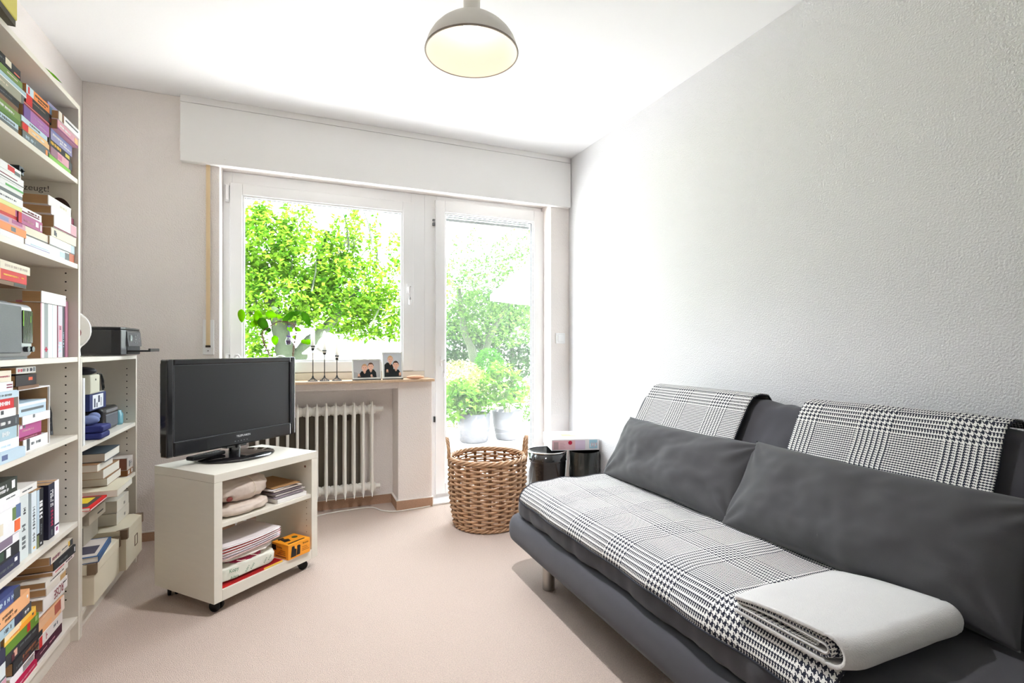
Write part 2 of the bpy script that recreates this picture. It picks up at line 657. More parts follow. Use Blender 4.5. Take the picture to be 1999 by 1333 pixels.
sofa = empty('sofa_bed', (1.35, 1.3, 0), 0, 'long charcoal sofa bed on steel legs along the right wall', 'sofa')
mb = MB()
sweep(mb, rprof([(.955, .165), (.955, .275), (1.02, .290), (1.50, .288), (1.50, .165), (1.02, .160)], 3), Y0, Y1 + .035, 40, .075, .0015, 3)
kid(mb, 'front_rail', M_fab, sofa)
mb = MB()
sweep(mb, rprof([(.998, .282), (.982, .33), (.992, .395), (1.045, .432), (1.25, .430), (1.50, .428), (1.55, .40), (1.55, .290), (1.25, .282)], 3), Y0, Y1, 150, .10, .015, 9, nsc=4)
kid(mb, 'seat_mattress', M_fab, sofa)
mb = MB()
bp = rprof([(1.455, .40), (1.60, .61), (1.735, .82), (1.775, .872), (1.84, .880), (1.90, .845), (1.90, .74), (1.78, .52), (1.66, .34), (1.50, .33)], 3)
sweep(mb, bp, Y0, Y1 - .03, 150, .055, .016, 21, nsc=4)
kid(mb, 'backrest', M_fab, sofa)
for (x, y) in ((1.066, 2.085), (1.066, .50), (1.62, 2.085), (1.62, .50)):
    kid(MB().cyl(.028, 0.002, .19, 24, M=Matrix.Translation((x, y, 0))), 'leg', M_steel, sofa)
kid(MB().box(1.08, 1.60, Y0 + .1, Y1 - .15, .10, .165), 'under_frame', mat('black_steel_frame', (35, 35, 37), .5), sofa)


def drape(name, path, y0, y1, material, ny, label, group, amp=.004, wav=None, uvs=(0, 0), lift=.008, seed=0, skew=0.0, thick=.006, cat='throw'):
    """woven throw laid over a path of (x,z) points, uv in metres"""
    # resample path
    P = []
    L = 0
    for i in range(len(path) - 1):
        a, b = Vector(path[i]), Vector(path[i + 1])
        d = (b - a).length
        m = max(1, int(d / .012))
        for k in range(m):
            P.append((a.lerp(b, k / m), L + d * k / m))
        L += d
    P.append((Vector(path[-1]), L))
    n = len(P)
    nr = []
    for i in range(n):
        t = P[min(i + 1, n - 1)][0] - P[max(i - 1, 0)][0]
        t.normalize()
        nr.append(Vector((-t.y, t.x)))
    mb = MB()

    def fn(i, j):
        y = y0 + (y1 - y0) * i / (ny - 1)
        p, l = P[j]
        w = lift + amp * (fbm((p.x * 2, y * 1.5, p.y * 2 + seed), 3, 2) + .5)
        if wav:
            w += wav(y, l, L)
        q = p + nr[j] * w
        return (q.x, y + skew * l + .004 * noise.noise(Vector((p.x * 9, seed, p.y * 9))), q.y)

    def uv(i, j):
        return ((y0 + (y1 - y0) * i / (ny - 1)) + uvs[0], P[j][1] + uvs[1])
    mb.grid(fn, ny, n, uvfn=uv)
    o = mb.obj(name, [material])
    s = o.modifiers.new('thickness', 'SOLIDIFY')
    s.thickness = thick
    s.offset = -1
    tag(o, label, cat, group)
    # blanket-stitched edge
    hem = MB()
    for i in (0, ny - 1):
        hem.tube([fn(i, j) for j in range(0, n)], .0028, 6)
    hem.tube([fn(i, n - 1) for i in range(ny)], .0028, 6)
    hem.obj('stitched_hem', M_hem, o)
    return o


# seat throw: from under the cushions forward and a little over the front edge
def seatwav(y, l, L):
    e = max(0, (l - (L - .10)) / .10)
    return .006 * math.sin(y * 9 + 1) * e + .004 * math.sin(y * 23) * e + .004 * math.sin(l * 30 + y * 3) * (1 - e) * (0.5 + 0.5 * math.sin(y * 4))


drape('seat_throw', [(1.56, .447), (1.40, .447), (1.20, .449), (1.08, .447), (1.04, .440), (1.010, .424), (.992, .404), (.984, .388), (.981, .372)], 0.69, 2.22, M_plaid, 190,
      'black and white houndstooth check throw spread over the seat of the sofa', 'glen check throws on the sofa', amp=.006, wav=seatwav, lift=-.012)
bpath = [(1.86, .865), (1.84, .885), (1.80, .890), (1.765, .882), (1.735, .850), (1.70, .80), (1.60, .64), (1.51, .50)]
drape('backrest_throw', bpath, 1.345, .752, M_plaid2, 70,
      'black and white check throw over the near half of the sofa backrest', 'glen check throws on the sofa', amp=.003, seed=4, skew=-.10, lift=-.012)
drape('backrest_throw', bpath, 2.215, 1.575, M_plaid3, 70,
      'black and white check throw over the far end of the sofa backrest', 'glen check throws on the sofa', amp=.003, seed=8, skew=-.05, lift=-.012)


def cushion(name, L, H, T, loc, lean, label, seed, rzx=0.0):
    nu, nv = 110, 60
    mb = MB()

    def sh(sgn):
        def fn(i, j):
            s, t = 2 * i / (nu - 1) - 1, 2 * j / (nv - 1) - 1
            e = max(0, (1 - abs(s) ** 3.6) * (1 - abs(t) ** 3.0)) ** .55
            x = L / 2 * s * (1 - .045 * (1 - t * t))
            z = H / 2 * t * (1 - .075 * (1 - s * s) - .0)
            d = e * T / 2
            d += e * .018 * fbm((x * 2.2 + seed, z * 3, sgn), 2.2, 3)
            # creases radiating from the corners
            for cs in (-1, 1):
                for ct in (-1, 1):
                    dx, dz = (s - cs) * L / 2, (t - ct) * H / 2
                    rr = math.hypot(dx, dz)
                    an = math.atan2(dz, dx)
                    d += .013 * math.sin(an * 11 + seed) * math.exp(-(rr / .13) ** 2) * min(1, rr / .03) * e
            return (x, -sgn * d, z)
        return fn
    mb.grid(sh(1), nu, nv)
    mb.grid(sh(-1), nu, nv)
    o = mb.obj(name, [M_fab2], merge=True)
    for p in o.data.polygons:
        p.use_smooth = True
    # local x runs along the sofa (world -y), local y points to the wall, local z up; lean back
    o.matrix_world = Matrix.Translation(loc) @ Matrix.Rotation(R(-90 + rzx), 4, 'Z') @ Matrix.Rotation(-lean, 4, 'X')
    return tag(o, label, 'cushion', 'long charcoal cushions on the sofa')


cushion('cushion', .86, .335, .17, (1.545, 1.815, .590), R(31), 'long charcoal cushion leaning at the far end of the sofa', 1.3)
cushion('cushion', .86, .345, .18, (1.527, 1.010, .594), R(31), 'long charcoal cushion nearest the camera, leaning on the sofa backrest', 5.1, -1.5)

# folded blanket at the near end of the seat
M_fleece = mat('white_fleece', (206, 205, 204), .95, bump=.8, bscale=380, bdist=.002, var=.03, vscale=40, sheen=.4, spec=.1)
fb = empty('folded_blanket', (1.19, .79, .449), 0, 'folded white fleece blanket with check lining lying on the sofa seat', 'blanket')
BX0, BX1, BY0, BY1 = .995, 1.395, .655, .945


def fold_path(y_open_top, y_fold, zt_open, zt_fold, zb_open, zb_fold, n=26, k=14):
    P = []
    for i in range(n):
        t = i / (n - 1)
        P.append((y_open_top + (y_fold - y_open_top) * t, zt_open + (zt_fold - zt_open) * t + .006 * math.sin(t * PI)))
    r = (zt_fold - zb_fold) / 2
    for i in range(1, k):
        a = PI / 2 + PI * i / k
        P.append((y_fold + r * 1.1 * math.cos(a), (zt_fold + zb_fold) / 2 + r * math.sin(a)))
    for i in range(n):
        t = i / (n - 1)
        P.append((y_fold + (y_open_top - y_fold) * t, zb_fold + (zb_open - zb_fold) * t))
    return P


def layer(name, P, material, th, x0, x1, uvm=False, amp=.003):
    mb = MB()
    nx = 34
    L = [0]
    for i in range(1, len(P)):
        L.append(L[-1] + math.hypot(P[i][0] - P[i - 1][0], P[i][1] - P[i - 1][1]))

    def fn(i, j):
        x = x0 + (x1 - x0) * i / (nx - 1)
        y, z = P[j]
        e = abs((x - (x0 + x1) / 2) / ((x1 - x0) / 2))
        # soft corners in plan
        z2 = z + (amp * fbm((x * 4, y * 4, 3), 2, 2) if z > .462 else 0)
        z2 -= .010 * max(0, (x - x0) / (x1 - x0) - .9) / .1 if z > .47 else 0
        y2 = y + (.018 * max(0, e - .8) / .2) ** 1 * (1 if P[j][0] < BY0 + .05 else 0)
        z2 += .008 * math.exp(-((x - x0 - .1) / .06) ** 2 - ((y - .93) / .05) ** 2) if z > .46 else 0
        return (x, y2, z2)
    mb.grid(fn, nx, len(P), uvfn=lambda i, j: (x0 + (x1 - x0) * i / (nx - 1), L[j]))
    o = kid(mb, name, [material], fb)
    s = o.modifiers.new('thickness', 'SOLIDIFY')
    s.thickness = th
    s.offset = 0
    sb = o.modifiers.new('round', 'BEVEL')
    sb.width = .002
    return o


layer('outer_layer', fold_path(BY1, BY0 + .03, .488, .514, .455, .457), M_fleece, .008, BX0, BX1)
layer('check_lining', fold_path(BY1 - .005, BY0 + .048, .482, .500, .462, .466), M_plaid, .004, BX0 + .003, BX1 - .01, amp=.002)
layer('inner_layer', fold_path(BY1 - .004, BY0 + .062, .477, .492, .468, .474), M_fleece, .005, BX0 + .002, BX1 - .01, amp=.001)
layer('inner_lining', fold_path(BY1 - .006, BY0 + .08, .474, .486, .470, .480), M_plaid, .002, BX0 + .004, BX1 - .01, amp=.001)

# ------------------------------------------------------------------ radiator
M_rad = mat('radiator_enamel', (232, 230, 224), .35)
rad = empty('radiator', (.05, 3.62, .09), 0, 'white cast column radiator standing in the niche under the window', 'radiator')
sec = MB()
for (dy, r) in ((-.055, .011), (0.0, .011), (.055, .011)):
    hz = .012 if dy == -.055 else 0
    sec.tube([(0, dy, .010 - hz), (0, dy, .05), (0, dy, .10), (0, dy, .32), (0, dy, .54), (0, dy, .59), (0, dy, .632 + hz)],
             [.002, .010, r * .85, r * .8, r * .85, .010, .002], 10)
for zz in (.055, .585):
    sec.tube([(-.029, 0, zz), (-.024, 0, zz), (-.016, 0, zz), (-.012, 0, zz), (.012, 0, zz), (.016, 0, zz), (.024, 0, zz), (.029, 0, zz)], [.024, .030, .030, .034, .034, .030, .030, .024], 20)
    sec.box(-.009, .009, -.055, .055, zz - .026, zz + .026)
sec_me = sec.mesh('section', M_rad)
nsec = 13
for i in range(nsec):
    o = bpy.data.objects.new('section', sec_me)
    COL.objects.link(o)
    o.parent = rad
    o.location = (.435 - .0585 * i, 0, 0)
kid(MB().cyl(.018, 0, .05, 14, M=Matrix.Translation((.514, 3.62, .675)) @ Matrix.Rotation(R(90), 4, 'Y')), 'end_plug', M_rad, rad)
kid(MB().cyl(.009, 0, .02, 10, M=Matrix.Translation((.535, 3.62, .675)) @ Matrix.Rotation(R(90), 4, 'Y')), 'air_vent', flat((120, 95, 75)), rad)
kid(MB().cyl(.018, 0, .03, 14, M=Matrix.Translation((.514, 3.62, .145)) @ Matrix.Rotation(R(90), 4, 'Y')).tube([(-.21, 3.62, .145), (-.27, 3.63, .145), (-.29, 3.66, .145), (-.29, 3.66, -.0)], .010, 10), 'pipe', M_rad, rad)
kid(MB().box(.30, .345, 3.672, 3.690, .60, .66).cyl(.012, .0, .05, 10, M=Matrix.Translation((.33, 3.66, .62))), 'wall_bracket', flat((70, 62, 55)), rad)
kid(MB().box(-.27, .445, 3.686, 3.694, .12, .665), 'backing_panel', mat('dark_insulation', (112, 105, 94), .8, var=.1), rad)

# ------------------------------------------------------------------ basket
M_wick = mat('rattan', (186, 148, 114), .55, var=.42, vscale=22, detail=4, bump=.5, bscale=240, bdist=.001)
M_wick2 = mat('rattan_dark', (140, 106, 78), .6, var=.3, vscale=20)
BXc, BYc = 1.113, 3.02
bas = empty('wicker_basket', (BXc, BYc, 0), R(8), 'large round brown wicker basket standing before the garden door', 'basket')
NS = 22


def brad(z):
    return .196 + (.236 - .196) * (z / .42) ** .8 + .012 * math.sin(PI * z / .42)


nrow = 27
for k in range(nrow):
    z = .030 + k * (.375 / (nrow - 1))
    pts = []
    n = NS * 4
    for i in range(n):
        a = 2 * PI * i / n
        rr = brad(z) + .0085 * math.cos(a * NS / 2 + PI * (k % 2)) + .001 * math.sin(a * 5 + k)
        pts.append((rr * math.cos(a), rr * math.sin(a), z + .0022 * math.sin(a * 3 + k * 2.1)))
    MB().tube(pts, .0063 + .0010 * rnd.random(), 6, closed=True).obj('weave_row', M_wick, bas)
for k in range(NS):
    a = 2 * PI * k / NS
    for da in (-.018, .018):
        pass
    MB().tube([(brad(z) * math.cos(a - .02), brad(z) * math.sin(a - .02), z) for z in (.01, .1, .2, .3, .41)], .0058, 6)\
        .tube([(brad(z) * math.cos(a + .02), brad(z) * math.sin(a + .02), z) for z in (.01, .1, .2, .3, .41)], .0058, 6).obj('stake', M_wick2, bas)
for (zc, rc, nm) in ((.418, .238, 'rim_braid'), (.016, .198, 'foot_braid')):
    mb = MB()
    for q in range(4):
        pts = []
        n = 132
        for i in range(n):
            a = 2 * PI * i / n
            ph = a * 9 + q * PI / 2
            pts.append(((rc + .011 * math.cos(ph)) * math.cos(a), (rc + .011 * math.cos(ph)) * math.sin(a), zc + .0095 * math.sin(ph)))
        mb.tube(pts, .0066, 6, closed=True)
    mb.obj(nm, M_wick, bas)
for sgn in (-1, 1):
    a0 = R(-31 + 8) if sgn > 0 else R(149 + 8)
    mb = MB()
    for q in range(3):
        pts = []
        for i in range(40):
            t = i / 39
            b = PI * t
            al = .052 * math.cos(b)
            zz = .385 + .155 * math.sin(b) ** .7
            rr = .243 + .006 * math.sin(b)
            ph = t * 24 + q * 2.094
            al += .0065 * math.cos(ph)
            rr += .0065 * math.sin(ph)
            aa = a0 + al / .24
            pts.append((rr * math.cos(aa), rr * math.sin(aa), zz))
        mb.tube(pts, .0062, 6)
    mb.obj('handle', M_wick, bas)
MB().cyl(.185, .012, .022, 32).obj('bottom', M_wick2, bas)

# ------------------------------------------------------------------ bins and the box on them
M_blackg = mat('black_gloss_enamel', (30, 30, 32), .12, coat=.4)
M_chrome = mat('chrome', (215, 215, 215), .12, metal=1.0)
b1 = empty('waste_bin', (1.632, 3.215, 0), 0, 'round glossy black waste bin with a steel rim in the room corner', 'bin')
MB().lathe([(.0001, .004), (.118, .004), (.122, .012), (.136, .31), (.1365, .315), (.139, .318), (.139, .325), (.1365, .328), (.138, .375), (.134, .375), (.118, .014), (.0001, .014)], 48).obj('body', M_blackg, b1)
MB().lathe([(.134, .374), (.139, .374), (.142, .379), (.139, .384), (.134, .384)], 48, close=True).obj('rim', M_chrome, b1)
MB().box(-.150, -.136, -.02, .02, .325, .34).obj('hinge', M_chrome, b1, bevel=.003)
b2 = empty('waste_bin', (1.855, 3.085, 0), R(12), 'smaller black bin lined with a shiny plastic bag beside the right wall', 'bin')
MB().lathe([(.0001, .004), (.085, .004), (.098, .372), (.094, .372), (.080, .012), (.0001, .012)], 40).obj('body', mat('black_plastic', (38, 38, 40), .3), b2)
mb = MB()


def bagf(i, j):
    a = 2 * PI * i / 64
    z = .16 + .225 * j / 14
    r = .094 + .008 * (z / .38) + .004 * fbm((math.cos(a) * 2, math.sin(a) * 2, z * 3), 2.5, 2) + .0035 * abs(math.sin(a * 9 + 3 * fbm((a, z, 0), 3)))
    return (r * math.cos(a), r * math.sin(a), z - (.012 * (1 + math.sin(a * 5)) if j == 0 else 0))


mb.grid(bagf, 64, 15, closed_u=True)
mb.obj('bin_bag', mat('black_bag_film', (42, 46, 44), .22, coat=.3, bump=.6, bscale=35, bdist=.004), b2)
# flat white and pink carton across both bins
pc = [pix(1077, 880, z=.387), pix(1165, 878, z=.387), pix(1035, 868, z=.387)]
ax = (pc[1] - pc[0])
bxW = .335
ang = math.atan2(ax.y, ax.x)
box = empty('carton', (pc[0].x, pc[0].y, .3865), ang, 'flat white and pink carton lying across the two black bins', 'carton')
M_cw = flat((238, 236, 238), .4)
M_pink = flat((226, 190, 198), .4)
D_ = .34
MB().box(0, bxW, 0, D_, 0, .078).obj('carton_body', M_cw, box, bevel=.002)
pr = MB()
pr.box(.004, .165, -.0008, 0, .006, .070, 0)
pr.box(.165, .235, -.0010, 0, .006, .070, 1)
pr.box(.265, .322, -.0010, 0, .012, .072, 2)
pr.cyl(.014, 0, .0016, 20, 3, M=Matrix.Translation((.130, 0, .054)) @ Matrix.Rotation(R(90), 4, 'X'))
for k in range(6):
    pr.box(.016 + .0055 * k, .018 + .0055 * k, -.0014, 0, .010, .060, 4)
for k in range(4):
    pr.box(.058, .095 - .008 * (k % 2), -.0014, 0, .018 + .011 * k, .020 + .011 * k, 5)
for k in range(6):
    pr.box(.272 + .008 * k, .276 + .008 * k + .002 * (k % 2), -.0014, 0, .02 + .006 * (k % 3), .045 + .006 * (k % 2), 0 if k % 2 else 6)
pr.box(-.0008, 0, .25, .325, .01, .06, 0)
pr.box(.10, .20, .12, .20, .078, .0786, 7)
pr.box(.17, .30, .15, .28, .078, .0787, 2)
pr.box(.20, .27, .18, .24, .078, .0790, 6)
pr.obj('printed_panels', [M_pink, flat((222, 205, 226), .4), flat((170, 208, 224), .4), flat((190, 40, 70), .4), flat((110, 115, 105), .5), flat((180, 140, 150), .5), flat((235, 245, 248), .4), flat((224, 180, 140), .5)], box)['kind'] = 'stuff'

# ------------------------------------------------------------------ pendant lamp
M_shade = mat('grey_lacquer_shade', (232, 228, 222), .5)
M_shin = mat('white_enamel_inside', (250, 240, 230), .5)
lamp = empty('pendant_lamp', (.605, 1.807, 2.19), 0, 'grey metal dome pendant lamp glowing below the ceiling', 'lamp')
prof = [(.170, 0), (.169, .010), (.166, .024), (.160, .040), (.147, .062), (.128, .083), (.105, .102), (.078, .120), (.050, .135), (.031, .143)]
MB().lathe([(.171, -.002)] + prof, 64).obj('shade', M_shade, lamp)
MB().lathe([(r - .0022, z - .0015) for r, z in prof], 64).obj('shade_inside', M_shin, lamp)
MB().lathe([(.1675, -.002), (.1725, -.002), (.1735, .001), (.1725, .004), (.168, .003)], 64, close=True).obj('rim', flat((150, 138, 128), .4), lamp)
MB().lathe([(.030, .138), (.031, .143), (.031, .255), (.026, .262), (.008, .270), (.0001, .270)], 40).obj('neck', M_shade, lamp)
MB().cyl(.003, .262, HC - 2.19 - .03, 8).obj('cord', M_shade, lamp)
MB().lathe([(.0001, HC - 2.19 - .04), (.045, HC - 2.19 - .035), (.048, HC - 2.19 - .001)], 30).obj('ceiling_cup', M_shade, lamp)
M_bulb = mat('lit_bulb', (255, 240, 220), .5, emis=(255, 240, 224), estr=1.3)
MB().ball((0, 0, .084), .034, .034, .036, 24, 14).obj('bulb', M_bulb, lamp)
MB().cyl(.016, .112, .139, 16).obj('socket', M_cw, lamp)
bl = bpy.data.lights.new('bulb_light', 'SPOT')
bl.energy = 19.0
bl.color = (0.98, 0.97, 1.0)
bl.spot_size = R(122)
bl.spot_blend = 1.0
bl.shadow_soft_size = 0.035
blo = bpy.data.objects.new('bulb_light', bl)
COL.objects.link(blo)
blo.parent = lamp
blo.location = (0, 0, .045)

# ------------------------------------------------------------------ bookcases
M_case = mat('white_birch_foil', (226, 220, 209), .45, var=.03, vscale=8, stretch=(1, 1, 6))
M_hole = flat((45, 42, 38), .8)
XF = -.746


def bookcase(y0, y1, h, shelves, label):
    b = empty('bookcase', ((XF + XL) / 2, (y0 + y1) / 2, 0), 0, label, 'bookcase')
    t = .017
    kid(MB().box(XL + .006, XF, y0, y0 + t, 0, h), 'side_panel', M_case, b, bevel=.0008)
    kid(MB().box(XL + .006, XF, y1 - t, y1, 0, h), 'side_panel', M_case, b, bevel=.0008)
    kid(MB().box(XL + .006, XF, y0 + t + .0004, y1 - t - .0004, h - .018, h - .0002), 'top_panel', M_case, b, bevel=.0008)
    kid(MB().box(XL + .003, XL + .006, y0 + t, y1 - t, .02, h - .018), 'back_panel', M_case, b)
    kid(MB().box(XF - .04, XF - .025, y0 + t, y1 - t, 0, shelves[-1] - .018), 'kick_board', M_case, b)
    for z in shelves:
        kid(MB().box(XL + .007, XF - .002, y0 + t + .0006, y1 - t - .0006, z - .018, z), 'shelf', M_case, b, bevel=.0008)
    ph = MB()
    z = .16
    while z < h - .06:
        if all(not (s - .024 < z < s + .006) for s in shelves):
            for xx in (XF - .038, XL + .055):
                ph.cyl(.0030, -.0006, .0002, 8, M=Matrix.Translation((xx, y1 - t, z)) @ Matrix.Rotation(R(90), 4, 'X'))
        z += .032
    o = kid(ph, 'peg_holes', M_hole, b)
    o['kind'] = 'stuff'
    return b


bookcase(1.624, 2.421, 2.010, [1.729, 1.4115, 1.064, .774, .449, .092], 'tall white bookcase packed with books along the left wall')
bookcase(2.424, 3.176, 1.060, [.718, .466, .092], 'low white bookcase with the printer on top, beside the tall one')

M_pages = mat('book_pages', (214, 194, 162), .8, bump=.5, bscale=500, bdist=.0006, stretch=(.02, .02, 1), var=.12, vscale=300)
M_pagew = mat('book_pages_white', (232, 226, 214), .8, bump=.5, bscale=500, bdist=.0006, stretch=(.02, .02, 1), var=.08, vscale=300)
M_kraft = mat('book_pages_brown', (186, 148, 106), .85, var=.15, vscale=300, stretch=(.02, .02, 1), bump=.4, bscale=500, bdist=.0006)

PAL = dict(w=(236, 236, 238), c=(226, 218, 200), k=(38, 38, 42), g=(122, 148, 82), G=(92, 128, 60), b=(92, 106, 150), n=(48, 50, 78), r=(206, 38, 42),
           o=(238, 146, 84), y=(244, 196, 84), p=(164, 108, 172), P=(214, 160, 176), m=(122, 28, 62), s=(106, 112, 116), l=(190, 210, 224), t=(232, 190, 140),
           B=(120, 88, 64), M=(176, 92, 140), v=(150, 148, 190), G2=(132, 190, 84), d=(70, 72, 78), e=(160, 158, 142), L=(168, 194, 206), x=(178, 0, 66))
ORD = ['topmost', 'second from top', 'third from top', 'fourth from top', 'fifth from top', 'sixth from top', 'seventh from top', 'eighth from top', 'ninth from top',
       'tenth from top', 'eleventh from top']


def book(loc, W, Ly, Hz, axis, col, label, group, prints=(), pages=None, flip=False, rz=0, tilt=0, name='book', th=.0018, hard=False):
    """spine faces +x; axis 'h' = lying flat, 'v' = standing; loc = front right bottom corner (h) or front left bottom corner (v)"""
    pages = pages or M_kraft
    o = MB()
    ins = .003 if hard else .0004
    y0, y1 = (-Ly, 0) if axis == 'h' else (0, Ly)
    if flip:
        xs, xe = -W, -W + th * 1.2
    else:
        xs, xe = -th * 1.2, 0
    if axis == 'h':
        o.box(-W, 0, y0, y1, 0, th).box(-W, 0, y0, y1, Hz - th, Hz).box(xs, xe, y0, y1, th, Hz - th)
    else:
        o.box(-W, 0, y0, y0 + th, 0, Hz).box(-W, 0, y1 - th, y1, 0, Hz).box(xs, xe, y0 + th, y1 - th, 0, Hz)
    c = o.obj(name, flat(col, .6))
    c.location = loc
    c.rotation_euler = (tilt, 0, rz)
    tag(c, label, 'book', group)
    pg = MB()
    a, b2 = (-W + ins, -th * 1.2) if not flip else (-W + th * 1.2, -ins)
    if axis == 'h':
        pg.box(a, b2, y0 + ins, y1 - ins, th, Hz - th)
    else:
        pg.box(a, b2, y0 + th, y1 - th, ins, Hz - ins)
    pg.obj('pages', pages, c)
    if prints:
        mb = MB()
        cols = []
        rr = random.Random(hash(label) % 1000 if False else len(label) * 7 + int(Hz * 1e4))

        def ci(k):
            rgb = PAL[k] if isinstance(k, str) else k
            if rgb not in cols:
                cols.append(rgb)
            return cols.index(rgb)
        for n, p in enumerate(prints):
            kind, a, b2, c0, d0, k = p
            e = .0004 + .00015 * n
            if axis == 'h':
                Y = lambda f: -Ly + f * Ly
                Z = lambda f: th * .3 + f * (Hz - th * .6)
            else:
                Y = lambda f: th * .3 + f * (Ly - th * .6)
                Z = lambda f: f * Hz
            if kind == 'p':
                mb.box(0, e, Y(a), Y(b2), Z(c0), Z(d0), ci(k))
            else:
                # lettering too small to read: a row of small glyph strokes
                if axis == 'h':
                    q = a
                    st = (d0 - c0) * Hz / Ly * .62
                    while q < b2:
                        ww = st * rr.choice((.55, .7, .8))
                        if rr.random() > .12:
                            if rr.random() < .5:
                                mb.box(0, e, Y(q), Y(min(q + ww, b2)), Z(c0), Z(d0), ci(k))
                            else:
                                mb.box(0, e, Y(q), Y(q + ww * .35), Z(c0), Z(d0), ci(k))
                                mb.box(0, e, Y(q + ww * .35), Y(q + ww), Z((c0 + d0) / 2 - .03), Z((c0 + d0) / 2 + .08), ci(k))
                        q += st
                else:
                    q = c0
                    st = (b2 - a) * Ly / Hz * .62
                    while q < d0:
                        ww = st * rr.choice((.5, .65, .8))
                        if rr.random() > .12:
                            if rr.random() < .5:
                                mb.box(0, e, Y(a), Y(b2), Z(q), Z(min(q + ww, d0)), ci(k))
                            else:
                                mb.box(0, e, Y(a), Y(b2), Z(q), Z(q + ww * .35), ci(k))
                                mb.box(0, e, Y((a + b2) / 2 - .05), Y((a + b2) / 2 + .08), Z(q + ww * .35), Z(q + ww), ci(k))
                        q += st
        if mb.v:
            po = mb.obj('spine_print', [flat(x, .6) for x in cols], c)
            po['kind'] = 'stuff'
    return c


def hstack(z, where, group, items, xf=-.76, ymax=2.398, jitter=.006, W=.135):
    """items listed bottom to top: (thickness, length, yRight, colour, look, prints[, options])"""
    n = len(items)
    for i, it in enumerate(items):
        T, L, yR, k, look, pr = it[:6]
        op = it[6] if len(it) > 6 else {}
        x = xf
        if yR > ymax:
            x = xf * ymax / yR
            yR = ymax
        x = op.get('x', x)
        col = PAL[k] if isinstance(k, str) else k
        z += op.get('gap', 0)
        b = book((x, yR, z), op.get('W', W + rnd.uniform(-.006, .012)), L, T, 'h', col,
                 ('%s book, %s in the %s' % (look, ORD[n - 1 - i], where)) if n > 1 else ('%s book lying %s' % (look, where)), group, pr, flip=op.get('flip', False),
                 pages=op.get('pages'), rz=op.get('rz', rnd.uniform(-.02, .02)), tilt=op.get('tilt', 0), hard=op.get('hard', False))
        z += T + .0006
    return z


def tx(a, b, c=.35, d=.65, k='w'):
    return ('t', a, b, c, d, k)


def pa(a, b, c=0, d=1, k='w'):
    return ('p', a, b, c, d, k)


g1 = 'books on the highest shelf of the tall bookcase'
hstack(1.7295, 'leftmost stack on the highest shelf', g1, [
    (.034, .21, 1.985, 's', 'slate grey', [pa(.0, 1, .55, 1, 'l'), tx(.2, .9, .62, .85, 'd')]),
    (.036, .21, 2.000, 'g', 'olive green', [pa(0, 1, 0, .38, 'G'), tx(.3, .8, .5, .7, 'w')]),
    (.014, .19, 1.985, 'B', 'thin dark brown', []),
    (.020, .20, 1.990, 'k', 'black', [tx(.3, .8, .4, .6, 's')]),
    (.028, .21, 2.019, 'e', 'sage beige', [tx(.2, .55, .4, .65, 'c'), pa(.93, 1, 0, 1, 's')], {'gap': .001}),
    (.016, .22, 2.036, 'L', 'light blue', [pa(0, 1, 0, .22, 'w')], {'hard': True}),
    (.019, .20, 2.011, 'g', 'green', [tx(.55, .85, .4, .65, 'c')]),
    (.029, .20, 1.999, 'k', 'black and cream illustrated', [pa(.55, .72, .3, .95, 'c'), pa(.80, .97, .15, .3, (230, 120, 100)), tx(.1, .5, .4, .6, 's')]),
])
hstack(1.7295, 'middle stack on the highest shelf', g1, [
    (.034, .19, 2.207, 's', 'dark grey', [tx(.1, .4, .45, .75, 'l'), pa(.80, .87, .3, .8, 'o'), pa(.93, .99, .1, .8, 'l')]),
    (.022, .185, 2.195, 't', 'sand coloured', [pa(0, .2, 0, 1, 'r'), tx(.3, .8, .35, .6, 'w')]),
    (.016, .18, 2.180, 'l', 'pale grey blue', [tx(.3, .7, .3, .7, 's')]),
    (.036, .185, 2.195, 'p', 'lilac', [pa(0, .24, 0, 1, (110, 82, 150)), tx(.35, .8, .55, .7, (200, 160, 200)), tx(.5, .95, .2, .35, (200, 160, 200))]),
    (.014, .18, 2.195, 'm', 'thin dark red', [pa(0, 1, .6, .8, (226, 140, 120))]),
    (.032, .185, 2.223, 'k', 'black', [tx(.2, .7, .55, .7, (150, 130, 120)), pa(.84, .93, .2, .6, (120, 60, 50)), pa(0, .22, 0, 1, 'r')]),
    (.028, .18, 2.223, 'o', 'orange', [pa(0, .26, 0, 1, 'l'), pa(.06, .12, .1, .9, 'r'), tx(.32, .8, .5, .75, 'B'), tx(.4, .7, .2, .36, 'B'), pa(.86, 1, 0, 1, (112, 140, 168))]),
])
hstack(1.7295, 'right stack on the highest shelf', g1, [
    (.022, .185, 2.375, 'G2', 'bright green', []),
    (.028, .185, 2.385, 'P', 'mauve pictorial', [pa(0, .3, 0, 1, (150, 112, 132)), pa(.3, .5, .2, .8, (196, 120, 150)), pa(.85, 1, 0, 1, 'd')]),
    (.024, .185, 2.372, 'k', 'black and yellow', [tx(.08, .55, .35, .8, 'y'), pa(.75, .95, .25, .8, (206, 190, 90))]),
    (.038, .18, 2.387, 'v', 'periwinkle blue', [pa(0, 1, .8, 1, (126, 136, 190)), tx(.08, .7, .5, .68, 'w'), tx(.4, .95, .25, .4, 'w')]),
    (.034, .185, 2.443, 'P', 'pink', [pa(0, 1, 0, .22, (140, 72, 120)), tx(.1, .6, .5, .7, 'w'), pa(.82, .98, .25, .85, 't')]),
    (.030, .185, 2.463, 'w', 'white', [pa(0, .12, 0, 1, 'c'), pa(.14, .22, 0, 1, 'B'), tx(.3, .9, .5, .7, 's')]),
    (.020, .20, 2.394, 'v', 'thin violet', []),
])
g2 = 'books on the second shelf of the tall bookcase'
